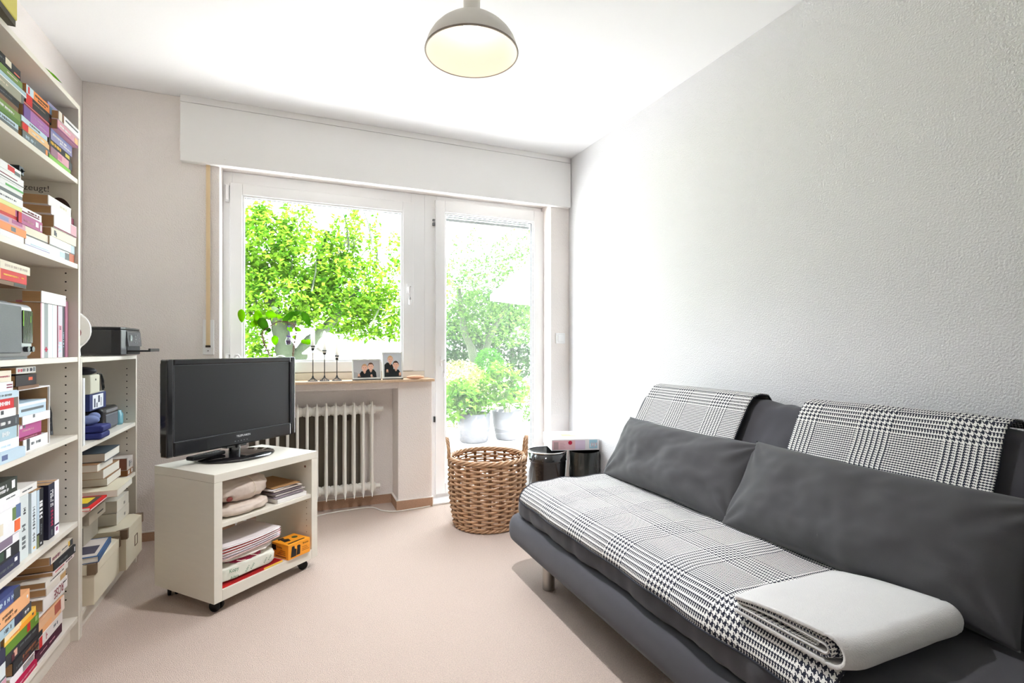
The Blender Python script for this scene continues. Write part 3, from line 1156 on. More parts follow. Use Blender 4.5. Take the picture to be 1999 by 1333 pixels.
hstack(1.412, 'leftmost stack on the second shelf', g2, [
    (.022, .22, 2.02, 'w', 'white', [pa(.3, .36, .2, .8, 's')]),
    (.022, .21, 2.035, 'o', 'apricot', [pa(.55, .68, .2, .8, 's')]),
    (.020, .20, 2.03, 'P', 'pink and lilac', [pa(.2, .5, .2, .8, 'v'), pa(.6, .9, .3, .9, 'M')]),
    (.009, .20, 2.02, 'r', 'thin crimson', []),
    (.020, .20, 2.01, 'o', 'salmon', [pa(.8, 1, 0, 1, 'M')]),
    (.012, .20, 2.008, (222, 224, 150), 'pale yellow', []),
    (.024, .20, 2.014, 'w', 'white', [tx(.2, .8, .4, .6, 's')]),
    (.018, .20, 2.010, 's', 'thin slate', [pa(0, 1, .5, 1, 'w')]),
    (.016, .20, 2.016, 'w', 'thin white and green', [pa(.5, 1, .1, .5, (90, 170, 90))]),
    (.026, .20, 2.019, 'w', 'white striped', [pa(0, 1, .15, .25, 'd'), pa(.1, .8, .5, .6, 'm')]),
    (.022, .20, 2.002, 'w', 'white and red', [pa(0, .35, 0, .6, 'o'), pa(.6, .8, .2, .9, 'r'), pa(.8, .97, .1, .6, 's')]),
])
hstack(1.412, 'middle stack on the second shelf', g2, [
    (.033, .175, 2.207, 'w', 'thick white', [pa(0, 1, .1, .2, 'v'), pa(.2, .9, .3, .4, 'l')]),
    (.028, .19, 2.188, 'c', 'cream white', [pa(0, 1, 0, .12, 'd')]),
    (.032, .165, 2.144, 'M', 'magenta', [pa(0, .12, 0, 1, 'r'), pa(.7, .82, .3, .8, 'w'), tx(.2, .6, .3, .5, 'P'), pa(.9, .95, .1, .7, 'w')]),
    (.022, .15, 2.138, 'w', 'white and plum', [pa(.1, .9, .2, .4, 'm'), tx(.4, .9, .5, .75, 'm')]),
], W=.12)
hstack(1.412, 'right stack on the second shelf', g2, [
    (.032, .20, 2.406, 'w', 'white pictorial', [pa(.4, .6, .2, .8, 'l'), pa(.6, .78, .1, .9, 's'), pa(.78, 1, 0, 1, (200, 110, 80))]),
    (.031, .21, 2.410, 'w', 'white', [pa(.85, 1, 0, 1, 'l'), pa(0, 1, 0, .06, 'd')]),
    (.030, .20, 2.426, 'c', 'cream', [pa(.1, .17, .2, .8, 'd'), pa(.17, .2, .1, .6, 's')]),
    (.043, .19, 2.430, 'w', 'thick pale pink', [pa(0, 1, 0, .12, 'm'), pa(.72, .98, .15, .95, 'P')]),
    (.028, .20, 2.402, (246, 240, 246), 'lilac white', [pa(.88, 1, 0, 1, 'm')]),
    (.033, .19, 2.378, (228, 228, 222), 'light grey', [tx(.5, .8, .35, .6, 'c')]),
])
# poster with the end of a word on the side panel behind the books
po = empty('paper_sign', (-.87, 2.4035, 1.57), 0, 'white paper sign with printed letters taped inside the tall bookcase', 'sign')
MB().box(-.10, .103, -.0008, 0, -.155, .140).obj('paper', flat((222, 216, 206), .7), po)
text('zeugt!', .031, flat((90, 86, 84)), po, (.002, -.0012, .112), (R(90), 0, 0), sx=1.0)
MB().lathe([(.0001, 0), (.038, 0)], 28, M=Matrix.Translation((.066, -.0012, .028)) @ Matrix.Rotation(R(90), 4, 'X') @ Matrix.Scale(1.5, 4, (0, 1, 0))).obj('dark_shape', flat((70, 50, 42), .7), po)
cl = tag(MB().box(-.012, .012, -.03, 0, 0, .026).tube([(.008, -.015, .022), (.016, -.015, .012), (.008, -.015, .002)], .003, 6).obj('binder_clip', flat((52, 56, 66), .35), bevel=.003),
         'small dark clip on top of the books beside the paper sign', 'clip')
cl.location = (-.80, 2.095, 1.641)

g3 = 'books on the third shelf of the tall bookcase'
fbx = tag(MB().box(-1.035, -.885, 1.70, 2.02, 1.0645, 1.279).obj('file_box', M_kraft, bevel=.002), 'brown file box behind the silver radio on the third shelf', 'box')
hstack(1.2795, 'short stack above the radio', g3, [
    (.012, .19, 2.035, 'B', 'brown', [pa(.6, .98, .1, .9, 'k')], {'W': .2}),
    (.030, .18, 2.038, 'r', 'orange red', [pa(0, .12, 0, 1, 'o'), tx(.2, .7, .45, .6, 'y'), tx(.8, .9, .5, .62, 'y')], {'W': .2}),
    (.025, .20, 2.059, 'c', 'beige', [tx(.2, .9, .35, .65, (206, 190, 180)), pa(0, .08, 0, 1, 'e')], {'W': .2}),
])


def vrow(z, xf, where, group, items, W=.14):
    for i, it in enumerate(items):
        y0, y1, H, k, look, pr = it[:6]
        op = it[6] if len(it) > 6 else {}
        col = PAL[k] if isinstance(k, str) else k
        book((op.get('x', xf), y0 + .0004, z), op.get('W', W), y1 - y0 - .0008, H, 'v', col, '%s book standing %s' % (look, where), group, pr,
             rz=0, pages=op.get('pages'))


vrow(1.0645, -.775, 'right of the radio', g3, [
    (2.172, 2.200, .184, (196, 156, 118), 'white and pink', [pa(0, 1, 0, 1, 'w'), pa(0, .3, 0, 1, 'P')]),
    (2.200, 2.230, .184, (150, 158, 160), 'grey star', [('p', .35, .65, .11, .20, 'x'), ('p', .1, .9, .14, .17, 'x')]),
    (2.230, 2.262, .184, 'w', 'plain white', []),
    (2.262, 2.300, .184, (240, 240, 236), 'second white', [pa(.05, .12, 0, 1, 'l'), ]),
    (2.301, 2.348, .184, (206, 200, 210), 'lilac grey pictorial', [pa(0, .16, 0, 1, 'm'), pa(.3, .85, .25, .62, (214, 150, 170)), ('t', .45, .7, .5, .6, 'd'), ('t', .3, .8, .1, .3, 'l')]),
    (2.348, 2.366, .184, 'd', 'thin dark grey', [('t', .3, .7, .2, .5, 'l')]),
    (2.372, 2.398, .205, (206, 138, 168), 'tall pink', [pa(.3, .6, 0, 1, (226, 172, 194))]),
])
hstack(1.2495, 'on the standing spines right of the radio', g3, [(.038, .195, 2.362, 'w', 'plain white', [], {'x': -.770, 'rz': 0, 'W': .05})])
# radio
rd = empty('radio', (-.755, 1.845, 1.0645), 0, 'silver grey portable radio on the third shelf of the tall bookcase', 'radio')
M_silv = mat('silver_plastic', (168, 172, 176), .35, metal=.3)
MB().box(-.105, 0, -.20, .225, .006, .168).obj('housing', M_silv, rd, bevel=.018, seg=4)
MB().box(-.10, -.012, -.19, .215, 0, .01).obj('foot', flat((120, 122, 125)), rd)
MB().box(-.02, .0035, -.18, .142, .018, .158).obj('speaker_grille', mat('grey_grille', (98, 102, 106), .6, bump=.6, bscale=700, bdist=.001), rd, bevel=.004)
dl = MB().box(-.01, .003, .150, .212, .048, .148).obj('tuning_dial', flat((70, 72, 66), .15), rd, bevel=.002)
MB().box(.003, .0036, .149, .153, .10, .146).box(.003, .0036, .196, .1985, .112, .132).obj('green_scale', flat((150, 216, 70)), dl)['kind'] = 'stuff'
sm = MB()
for k in range(5):
    sm.box(.003, .0036, .158 + .010 * k, .1592 + .010 * k, .05, .146)
sm.obj('scale_lines', flat((130, 130, 120)), dl)
for yy in (.165, .195):
    MB().cyl(.0085, 0, .012, 20, M=Matrix.Translation((-.001, yy, .030)) @ Matrix.Rotation(R(90), 4, 'Y')).obj('knob', flat((60, 62, 66), .2), rd)
MB().box(-.06, -.03, .10, .14, .166, .172).obj('button', flat((110, 112, 116)), rd, bevel=.002)

g4 = 'books on the fourth shelf of the tall bookcase'
hstack(.7745, 'left stack on the fourth shelf', g4, [
    (.030, .20, 1.990, 'l', 'pale blue pictorial', [pa(.35, .5, .3, .8, 'b'), pa(0, .1, 0, 1, 'v')], {'x': -.745}),
    (.029, .20, 1.985, 'w', 'white', [tx(.5, .8, .3, .5, 'l')]),
    (.034, .20, 1.976, 'L', 'light blue', [tx(.1, .8, .3, .7, 'w')]),
    (.030, .20, 1.990, 'd', 'dark grey', [tx(.35, .75, .3, .6, 'w'), pa(.88, .93, .2, .8, 's')]),
    (.023, .20, 1.971, 'w', 'white emblem', [pa(.6, .67, .4, .9, 'd')]),
    (.029, .20, 1.960, 'r', 'red', [tx(.5, .92, .35, .75, 'w')]),
    (.021, .20, 1.988, 'l', 'icy blue', [tx(.5, .8, .3, .6, 's')]),
    (.026, .20, 1.954, 'w', 'white and plum', [pa(.82, .98, .6, .75, 'm'), pa(.82, .98, .3, .45, 'm'), pa(0, .2, 0, 1, 'v')]),
    (.032, .20, 1.944, 'c', 'cream', [tx(.1, .95, .4, .55, (170, 90, 100))]),
])
ob = empty('open_box', (-.86, 2.105, .7745), 0, 'white open fronted cardboard box holding books on the fourth shelf', 'box')
kid(MB().box(-.99, -.765, 1.999, 2.003, .7745, .972).box(-.99, -.765, 2.211, 2.215, .7745, .972).box(-.99, -.765, 2.003, 2.211, .968, .972)
    .box(-.99, -.765, 2.003, 2.2098, .7745, .777), 'box_shell', flat((236, 236, 236), .5), ob)
kid(MB().box(-.98, -.770, 2.2100, 2.2108, .778, .967).box(-.98, -.770, 2.0032, 2.0040, .778, .967), 'brown_lining', M_kraft, ob)['kind'] = 'stuff'
kid(MB().box(-.986, -.984, 2.003, 2.211, .777, .968), 'inner_back', M_kraft, ob)
hstack(.7775, 'white open box', g4, [
    (.036, .165, 2.206, 'w', 'white lettered', [pa(.12, .24, 0, 1, 'd'), tx(.3, .7, .35, .6, 's')], {'x': -.768}),
    (.009, .15, 2.165, 'm', 'thin crimson', [tx(.2, .8, .3, .7, 'P')], {'x': -.77}),
    (.038, .150, 2.165, (178, 84, 140), 'magenta pink', [tx(.15, .65, .4, .55, 'P'), pa(.04, .14, .7, .95, 'w'), pa(.2, .26, .7, .95, 's')], {'x': -.77}),
    (.026, .190, 2.208, 'w', 'white', [pa(.35, .42, .6, 1, 's')], {'x': -.762, 'rz': .0}),
    (.040, .185, 2.194, 'l', 'silver blue', [pa(0, 1, .75, .95, 'w'), pa(.1, .9, .3, .5, 's')], {'x': -.768}),
])
hstack(.9725, 'stack above the open box', g4, [
    (.010, .14, 2.12, 'B', 'thin brown', []),
    (.033, .125, 2.102, (34, 18, 18), 'black brown', [pa(.6, .8, .45, .75, (226, 96, 60))]),
    (.019, .125, 2.098, (206, 204, 198), 'light grey tilted', [tx(.08, .28, .25, .75, (200, 70, 90)), tx(.32, .8, .25, .8, 'd'), pa(.86, .96, .2, .9, 's')], {'gap': .004}),
])
dv = empty('handheld_device', (-.845, 2.31, .7745), 0, 'black corded handheld device standing at the end of the fourth shelf', 'device')
MB().cyl(.018, 0, .05, 20, r2=.020).obj('silver_foot', flat((150, 152, 150), .3), dv)
MB().cyl(.023, .05, .105, 20, r2=.024).obj('body', flat((32, 32, 36), .3), dv, bevel=.003)
MB().cyl(.022, .105, .135, 20).obj('cap', flat((120, 122, 124), .35), dv, bevel=.003)
MB().tube([(.035, .028, .012), (.036, .030, .03), (.034, .030, .09), (.033, .03, .115)], [.012, .009, .009, .005], 12).obj('handle', flat((28, 28, 32), .3), dv)
MB().tube([(.033, .03, .115), (.03, .028, .13), (.015, .015, .142), (0, 0, .136)], .0018, 6).obj('cord', flat((40, 40, 44)), dv)

g5 = 'books on the fifth shelf of the tall bookcase'
hstack(.4495, 'left stack on the fifth shelf', g5, [
    (.038, .20, 1.995, 'n', 'dark navy', [tx(.3, .8, .3, .5, 's'), pa(.84, .92, .5, .8, 'w')]),
    (.036, .20, 1.992, 'k', 'black and green', [pa(.3, .55, .2, .9, (60, 84, 66)), pa(.62, .74, .2, .9, 'w'), pa(0, .2, 0, 1, 'l')]),
    (.026, .20, 1.990, (132, 116, 136), 'mauve grey', [pa(.8, 1, 0, 1, 'w'), pa(0, 1, 0, .12, 'w')]),
    (.082, .20, 2.000, 'w', 'very thick white', [pa(.86, 1, .5, 1, (96, 118, 160)), pa(.76, .86, .5, .95, (110, 136, 84)), pa(.82, .98, .04, .45, (238, 110, 60)), pa(.2, .5, .2, .6, 'c')]),
    (.020, .20, 1.994, (236, 234, 240), 'lilac white', []),
    (.020, .20, 1.996, 'w', 'thin white', [tx(.6, .85, .4, .6, 's')]),
    (.043, .20, 1.979, (52, 58, 50), 'dark green', [tx(.2, .7, .55, .75, 'w'), tx(.2, .75, .25, .45, 'w'), pa(.84, .93, .3, .85, 'w')]),
])
vrow(.4495, -.765, 'on the fifth shelf', g5, [
    (2.004, 2.062, .196, (214, 222, 222), 'pale grey lettered', [('t', .3, .68, .1, .62, 's'), ('t', .45, .7, .7, .8, 'd')]),
    (2.062, 2.082, .192, (142, 156, 160), 'grey teal', [], {'x': -.78}),
    (2.082, 2.118, .190, (222, 232, 238), 'pale blue lettered', [('t', .25, .7, .12, .75, 's'), ('p', .35, .7, .045, .08, 'y')]),
    (2.118, 2.166, .188, 'k', 'black white-lettered', [('p', 0, .38, .25, 1, 'l'), ('p', 0, .32, 0, .22, (120, 130, 90)), ('t', .42, .85, .42, .86, 'w'), ('t', .55, .75, .2, .38, 's'), ('p', .5, .7, .04, .07, 'w')]),
    (2.166, 2.204, .184, (44, 30, 32), 'brown black', [('p', .2, .9, .2, .8, (64, 44, 44))], {'x': -.785}),
    (2.204, 2.252, .185, (40, 40, 62), 'navy red-lettered', [('t', .3, .5, .58, .88, 'w'), ('t', .6, .78, .58, .88, 'w'), ('t', .35, .75, .22, .54, (178, 40, 80)), ('p', .45, .6, .05, .15, 's')]),
    (2.252, 2.288, .186, (246, 244, 252), 'white and violet', [('p', 0, 1, .16, .19, 'n'), ('p', .3, .7, .06, .13, 'M')]),
])
hstack(.6465, 'on the standing spines of the fifth shelf', g5, [(.022, .16, 2.120, (232, 230, 226), 'white lying', [tx(.4, .8, .4, .6, 's')], {'x': -.765, 'rz': 0})])
cup = empty('pen_cup', (-.825, 2.352, .4495), 0, 'black pen cup with a clear pen at the right end of the fifth shelf', 'cup')
MB().lathe([(.0001, 0), (.026, 0), (.030, .1), (.028, .1), (.0245, .004), (.0001, .004)], 32).obj('cup', flat((26, 24, 26), .4), cup)
MB().lathe([(.0277, .098), (.0246, .006)], 32).obj('cup_lining', flat((150, 96, 66)), cup)
MB().tube([(.01, -.01, .01), (-.004, -.020, .12)], .0055, 8).tube([(-.012, 0.004, .01), (-.022, .006, .115)], .004, 8).obj('pens', flat((190, 186, 190), .2), cup)

g6 = 'books on the bottom shelf of the tall bookcase'
hstack(.0925, 'leftmost pile on the bottom shelf', g6, [
    (.030, .18, 1.90, 'k', 'black', [tx(.4, .8, .4, .6, 'w')]),
    (.034, .18, 1.915, 'w', 'white and pink', [pa(.85, 1, 0, 1, 'P')]),
    (.006, .18, 1.915, 's', 'thin grey', []),
    (.040, .18, 1.912, (222, 230, 234), 'pale blue', []),
    (.045, .18, 1.912, 'n', 'dark violet', [tx(.3, .8, .3, .5, 's')]),
    (.030, .18, 1.885, 's', 'grey', []),
])
hstack(.0925, 'middle pile on the bottom shelf', g6, [
    (.020, .165, 2.085, 'x', 'crimson', [tx(.2, .9, .4, .65, 'P')], {'x': -.752}),
    (.026, .16, 2.090, 'w', 'white striped', [pa(.5, .95, .1, .2, 'd'), pa(.5, .95, .3, .4, 'd'), pa(.5, .95, .5, .6, 'd'), pa(.5, .95, .7, .8, 'B')], {'pages': M_pagew}),
    (.038, .20, 2.146, 'k', 'black and copper', [tx(.3, .75, .5, .75, (150, 90, 60)), tx(.1, .3, .2, .4, 's'), pa(.3, .5, .15, .4, (96, 46, 40)), tx(.6, .9, .2, .4, (120, 80, 60))]),
    (.034, .20, 2.119, (50, 50, 54), 'charcoal portrait', [pa(.22, .32, .2, .8, (222, 170, 150)), tx(.4, .9, .55, .75, 's'), pa(.16, .24, 0, .6, (90, 40, 50))], {'gap': .001}),
    (.032, .20, 2.119, (98, 138, 44), 'leaf green', [pa(.62, .72, .15, .95, 'r'), pa(.88, .95, .4, .9, (150, 180, 110))]),
    (.029, .195, 2.099, 'y', 'yellow and orange', [pa(.0, .5, .4, 1, (240, 218, 180)), pa(.45, 1, 0, .55, (248, 164, 40)), tx(.15, .55, .25, .42, 'o'), pa(.86, .91, .35, .6, 'd')]),
    (.029, .20, 2.068, 'd', 'slate blue banded', [pa(0, .45, 0, 1, 'L'), tx(.15, .4, .3, .7, 'd'), pa(.45, .7, .1, .9, 'n'), tx(.78, .92, .3, .6, 'w')]),
    (.044, .20, 2.057, (238, 178, 128), 'apricot', [tx(.18, .5, .5, .7, 'B'), tx(.25, .6, .2, .4, 'B'), pa(.05, .12, .4, .5, 'd'), pa(.9, .94, .5, .7, 'w')]),
    (.036, .18, 1.996, (74, 86, 140), 'blue pictorial', [tx(.3, .8, .35, .7, 'l'), pa(.8, 1, 0, 1, 'd')], {'gap': .001}),
])
z = hstack(.0925, 'right pile on the bottom shelf', g6, [
    (.030, .21, 2.298, (72, 22, 48), 'dark maroon', [tx(.5, .7, .4, .55, 'P'), tx(.15, .4, .5, .6, 'P')]),
    (.036, .185, 2.302, (226, 220, 218), 'white and red footed', [pa(0, .12, 0, 1, 'r'), tx(.2, .34, .2, .8, (170, 80, 90)), tx(.6, .8, .4, .7, 's')], {'gap': .002}),
    (.050, .20, 2.318, (230, 182, 144), 'peach portrait', [pa(0, .5, .1, .5, (238, 176, 126)), pa(.62, .86, .3, 1, (180, 96, 80)), pa(.86, 1, 0, 1, (240, 220, 208))], {'gap': .003, 'tilt': .05}),
    (.009, .20, 2.32, (232, 228, 224), 'thin white', [], {'gap': .008}),
])
rose = book((-.76, 2.345, z + .001), .14, .200, .040, 'h', (236, 232, 230), 'white book with ROSE in dark red letters, right pile on the bottom shelf', g6, [tx(.82, .97, .62, .74, 'd')], rz=.01)
text('ROSE', .043, flat((134, 24, 52)), rose, (.0012, -.078, .019), (R(90), R(180), R(90)), sx=.80)
MB().box(-.11, -.03, -.15, -.02, .0402, .0406).obj('cover_print', flat((190, 26, 44)), rose)
hstack(z + .042, 'pile above the ROSE book', g6, [
    (.024, .165, 2.33, (222, 214, 204), 'sand white', [pa(.7, 1, .1, .9, (196, 160, 110))], {'gap': .001}),
    (.020, .18, 2.350, (230, 226, 218), 'thin cream', [tx(.2, .8, .3, .5, 'd')]),
    (.015, .185, 2.406, (236, 224, 222), 'pale rose', [tx(.1, .5, .3, .65, (200, 100, 100)), tx(.6, .9, .3, .6, 'd')]),
    (.029, .18, 2.421, (46, 48, 52), 'black blue', [tx(.2, .6, .3, .6, 's'), pa(.93, .97, .2, .8, 'w')]),
    (.028, .20, 2.391, (214, 204, 190), 'cream framed', [pa(0, .03, 0, 1, 'n'), tx(.1, .42, .25, .65, (140, 90, 100)), tx(.5, .75, .5, .6, 's'), pa(.84, 1, .1, .9, 'd'), pa(.8, .86, .3, .9, 'y')]),
])
# things on top of the tall bookcase
ybx = empty('gift_box', (-.727, 1.895, 2.0105), R(3), 'olive yellow box with a round white label on top of the tall bookcase', 'box')
MB().box(-.20, 0, -.105, 0, .018, .19).obj('box_sleeve', mat('olive_card', (196, 184, 74), .5), ybx, bevel=.003)
MB().box(-.197, -.003, -.102, -.003, 0, .018).obj('box_base', flat((64, 58, 44)), ybx)
MB().lathe([(.0001, 0), (.020, 0)], 24, M=Matrix.Translation((.0008, -.045, .115)) @ Matrix.Rotation(R(90), 4, 'Y')).obj('round_label', flat((236, 236, 230)), ybx)
wbx = tag(MB().box(-.20, 0, -.12, 0, 0, .18).obj('white_box', flat((214, 218, 208), .5), bevel=.003), 'plain white box left of the olive one on the tall bookcase', 'box')
wbx.location = (-.735, 1.785, 2.0105)
M_lf = leaf_mat('houseplant_leaf', (70, 130, 30), (120, 178, 50), .3)


def leaf_mesh(mb, base, dirv, nrm, L, W, fold=.15, curl=.15, n=7, mi=0, shape=1.0):
    d = Vector(dirv).normalized()
    s = d.cross(Vector(nrm)).normalized()
    nn = s.cross(d).normalized()
    vs, fs = [], []
    b = Vector(base)
    for i in range(n + 1):
        t = i / n
        wd = W / 2 * math.sin(PI * t ** .75) ** shape if 0 < t < 1 else .0006
        c = b + d * (L * t) - nn * (curl * L * t * t)
        vs += [c - s * wd + nn * (wd * fold), c, c + s * wd + nn * (wd * fold)]
    for i in range(n):
        a = i * 3
        fs += [(a, a + 1, a + 4, a + 3), (a + 1, a + 2, a + 5, a + 4)]
    mb.add(vs, fs, mi, True)


tp = empty('potted_plant', (-.93, 2.20, 2.0105), 0, 'small potted plant with a bright green leaf over the edge of the tall bookcase', 'plant')
MB().lathe([(.0001, 0), (.035, 0), (.045, .07), (.041, .07), (.032, .01), (.0001, .01)], 24).obj('pot', flat((200, 196, 190)), tp)
for q, (dx, dy, dz) in enumerate(((.9, .12, .10), (.4, -.7, .5), (-.3, .8, .6))):
    m2 = MB()
    if q == 0:
        m2.tube([(0, 0, .06), (.05, .01, .085), (.12, .012, .06), (.168, .005, .022)], .0018, 6)
        leaf_mesh(m2, (.160, .012, .024), (.24, .97, -.02), (.9, -.2, .5), .075, .022, curl=.05)
    else:
        m2.tube([(0, 0, .05), (dx * .04, dy * .04, .05 + dz * .05)], .0018, 6)
        leaf_mesh(m2, (dx * .04, dy * .04, .05 + dz * .05), (dx, dy, dz), (0, 0, 1), .07, .028)
    m2.obj('leaf', M_lf, tp)

# ------------------------------------------------------------------ low bookcase contents
gl = 'books in the low bookcase'
hstack(.4665, 'middle shelf pile of the low bookcase', gl, ymax=3.16, items=[
    (.028, .235, 2.895, (224, 214, 190), 'large beige', [], {'x': -.698, 'W': .22, 'flip': True, 'pages': M_pagew, 'rz': .02}),
    (.035, .205, 2.955, (150, 116, 84), 'tan', [], {'x': -.757, 'flip': True, 'pages': M_pagew, 'W': .15}),
    (.041, .215, 2.945, (168, 130, 92), 'ochre', [], {'x': -.760, 'flip': True, 'pages': M_pagew, 'W': .15}),
    (.032, .19, 2.870, (176, 136, 100), 'light brown', [], {'x': -.765, 'flip': True, 'pages': M_pagew, 'W': .15}),
    (.038, .22, 2.945, (70, 82, 92), 'slate blue', [], {'x': -.757, 'flip': True, 'pages': M_pagew, 'W': .15, 'hard': True}),
])
mg = book((-.728, 2.655, .4665), .20, .19, .013, 'h', (214, 30, 30), 'red edged magazine at the left end of the middle shelf, low bookcase', gl, [pa(0, 1, .1, .35, 'w')], pages=M_pagew, rz=.0)
MB().box(-.19, -.012, -.18, -.014, .0131, .0135, 0).box(-.08, -.03, -.12, -.03, .0135, .0138, 1).box(-.17, -.09, -.16, -.05, .0135, .0138, 2)\
    .obj('cover_print', [flat((74, 70, 62)), flat((228, 196, 50)), flat((150, 150, 150))], mg)
bb = tag(MB().box(-.13, 0, -.10, 0, 0, .028).obj('brown_box', flat((150, 100, 56), .6), bevel=.001), 'small brown box with white labels at the right end of the middle shelf', 'box')
bb.location = (-.757, 3.155, .4665)
MB().box(0, .0006, -.032, -.012, .006, .024).box(0, .0006, -.085, -.060, .006, .024).obj('label_stickers', flat((232, 230, 226)), bb)
wb = book((-.757, 3.150, .4955), .13, .095, .060, 'h', (204, 196, 190), 'thick reddish paged book standing on the small brown box, low bookcase', gl, [tx(.3, .8, .2, .7, 's')], pages=mat('red_pages', (160, 104, 84), .8))
# upper compartment
fo = tag(MB().box(-.30, 0, 0, .018, 0, .262).obj('folder', flat((236, 238, 240), .5), bevel=.001), 'white folder standing at the left end of the low bookcase', 'folder')
fo.location = (-.752, 2.472, .7185)
cs = empty('equipment_case', (-.785, 2.800, .7185), R(0), 'black rounded case with a grey front and silver knob in the low bookcase', 'case')
MB().box(-.17, 0, 0, .235, 0, .108).obj('case_body', flat((30, 30, 32), .28), cs, bevel=.018, seg=4)
MB().box(-.01, .003, .045, .215, .012, .078).obj('front_panel', mat('grey_panel', (92, 96, 104), .6, bump=.3, bscale=300), cs, bevel=.008)
MB().box(-.008, .002, .05, .21, .082, .098).obj('trim_band', flat((120, 122, 126), .2), cs, bevel=.003)
MB().cyl(.022, 0, .012, 24, M=Matrix.Translation((-.045, 0, .058)) @ Matrix.Rotation(R(90), 4, 'X')).tube([(-.05, -.012, .06), (-.12, -.02, .075)], .006, 8)\
    .obj('knob', flat((150, 150, 154), .3), cs)
bx2 = empty('blue_box', (-.80, 2.70, .8275), 0, 'dark blue box with white label resting on the black case', 'box')
MB().box(-.15, 0, 0, .205, 0, .072).obj('box_body', flat((40, 52, 104), .5), bx2, bevel=.001)
MB().box(0, .0007, .035, .165, .006, .066, 0).box(.0007, .0012, .05, .065, .012, .05, 1).box(.0007, .0012, .10, .12, .03, .06, 1).box(.0007, .0012, .08, .09, .01, .03, 1)\
    .box(.0007, .0012, .135, .14, .012, .05, 1).obj('label', [flat((228, 230, 234)), flat((60, 66, 90))], bx2)
MB().box(-.145, -.005, .005, .2, .072, .0735).obj('lid_top', flat((206, 208, 210)), bx2)
hd = empty('cream_box', (-.79, 2.735, .9015), 0, 'cream box with a black strap on the blue box', 'box')
MB().box(-.10, 0, -.06, .055, 0, .082).obj('box_body', flat((206, 204, 184), .5), hd, bevel=.006)
MB().cyl(.004, 0, .001, 10, M=Matrix.Translation((.0008, .0, .06)) @ Matrix.Rotation(R(90), 4, 'Y')).obj('hole', flat((50, 48, 44)), hd)
MB().tube([(-.005, .04, .083), (.003, .062, .080), (.004, .085, .05), (.004, .092, .018), (.003, .082, .010), (.003, .074, .03), (.002, .066, .075)], .003, 6).obj('strap', flat((32, 32, 34)), hd)
cp = tag(MB().ball((0, 0, .016), .05, .045, .018).obj('camera_pouch', flat((44, 44, 50), .6)), 'round black pouch on top of the cream box in the low bookcase', 'pouch')
cp.location = (-.83, 2.715, .983)
for k, (ww, zz, ss) in enumerate(((.10, 0, 'lower'), (.10, .029, 'upper'))):
    p_ = tag(MB().box(-.12, 0, -.11, 0, 0, .027).obj('spectacle_case', flat((44, 50, 112), .75), bevel=.009, seg=3), '%s of two navy blue fabric cases at the left of the low bookcase' % ss, 'case', 'navy cases')
    p_.location = (-.735 + .004 * k, 2.725, .7185 + zz)
jr = empty('glass_jar', (-.815, 3.105, .7185), 0, 'small blue glass jar at the right end of the low bookcase', 'jar')
MB().lathe([(.0001, 0), (.027, 0), (.029, .01), (.029, .052), (.022, .064), (.022, .07), (.019, .07), (.019, .062), (.026, .05), (.026, .004), (.0001, .004)], 28)\
    .obj('jar', mat('blue_glass', (110, 170, 186), .1, spec=.8), jr)
MB().cyl(.0255, .004, .022, 20).obj('jar_contents', flat((120, 130, 130)), jr)
cloth = tag(MB().ball((0, 0, .018), .035, .03, .02, 12, 8).ball((.01, .02, .03), .022, .02, .018, 12, 8).obj('blue_cloth', flat((130, 144, 190), .9)), 'small pale blue cloth behind the navy cases', 'cloth')
cloth.location = (-.79, 2.665, .7775)
shf = tag(MB().box(-.10, 0, -.06, .05, 0, .05).obj('small_carton', flat((60, 70, 92), .6), bevel=.002), 'dark carton below the blue box, left of the black case', 'box')
shf.location = (-.82, 2.715, .7185)

# storage boxes with leather corners
M_lin = mat('cream_fabric_board', (222, 212, 190), .85, bump=.3, bscale=500, bdist=.0006)
M_leath = mat('brown_leather', (122, 100, 78), .5)
for (xa, ya, yb, ztop, lab, hold) in ((-.722, 2.482, 2.800, .252, 'cream storage box with brown leather corners nearest the camera, low bookcase', False),
                                      (-.700, 2.806, 3.072, .276, 'cream storage box with a metal label holder at the far end, low bookcase', True)):
    sb = empty('storage_box', (xa, ya, .0925), 0, lab, 'box', 'storage boxes on the bottom shelf')
    Wd, Hh = yb - ya, ztop - .0925
    MB().box(-.30, 0, .003, Wd - .003, 0, Hh - .006).obj('box_body', M_lin, sb, bevel=.001)
    lid = MB().box(-.303, .004, 0, Wd, Hh - .040, Hh).obj('lid', M_lin, sb, bevel=.002)
    for yy, s1 in ((0, 1), (Wd, -1)):
        mb = MB()
        mb.prism([(.0045, yy), (-.035, yy), (.0045, yy + s1 * .035)] if s1 > 0 else [(.0045, yy), (.0045, yy + s1 * .035), (-.035, yy)], Hh, Hh + .0012)
        mb.box(.004, .0055, min(yy, yy + s1 * .022), max(yy, yy + s1 * .022), Hh - .041, Hh + .001)
        mb.box(-.022, .004, yy - s1 * .0012 if s1 > 0 else yy, yy if s1 > 0 else yy + .0012, Hh - .041, Hh + .001)
        mb.obj('leather_corner', M_leath, lid)
    if hold:
        ring(MB(), .0, .0, 0, 0, 0, 0, 0, 0, 0, 0)
        mb = MB()
        cy, cz = Wd * .60, Hh * .50
        for (a1, b1_, c1, d1) in ((-.022, -.019, -.028, .028), (.019, .022, -.028, .028), (-.022, .022, -.028, -.025), (-.022, .022, .025, .028)):
            mb.box(0, .002, cy + a1, cy + b1_, cz + c1 * .9 - .004, cz + d1 * .9 - .004)
        mb.obj('label_holder', M_leath, sb)
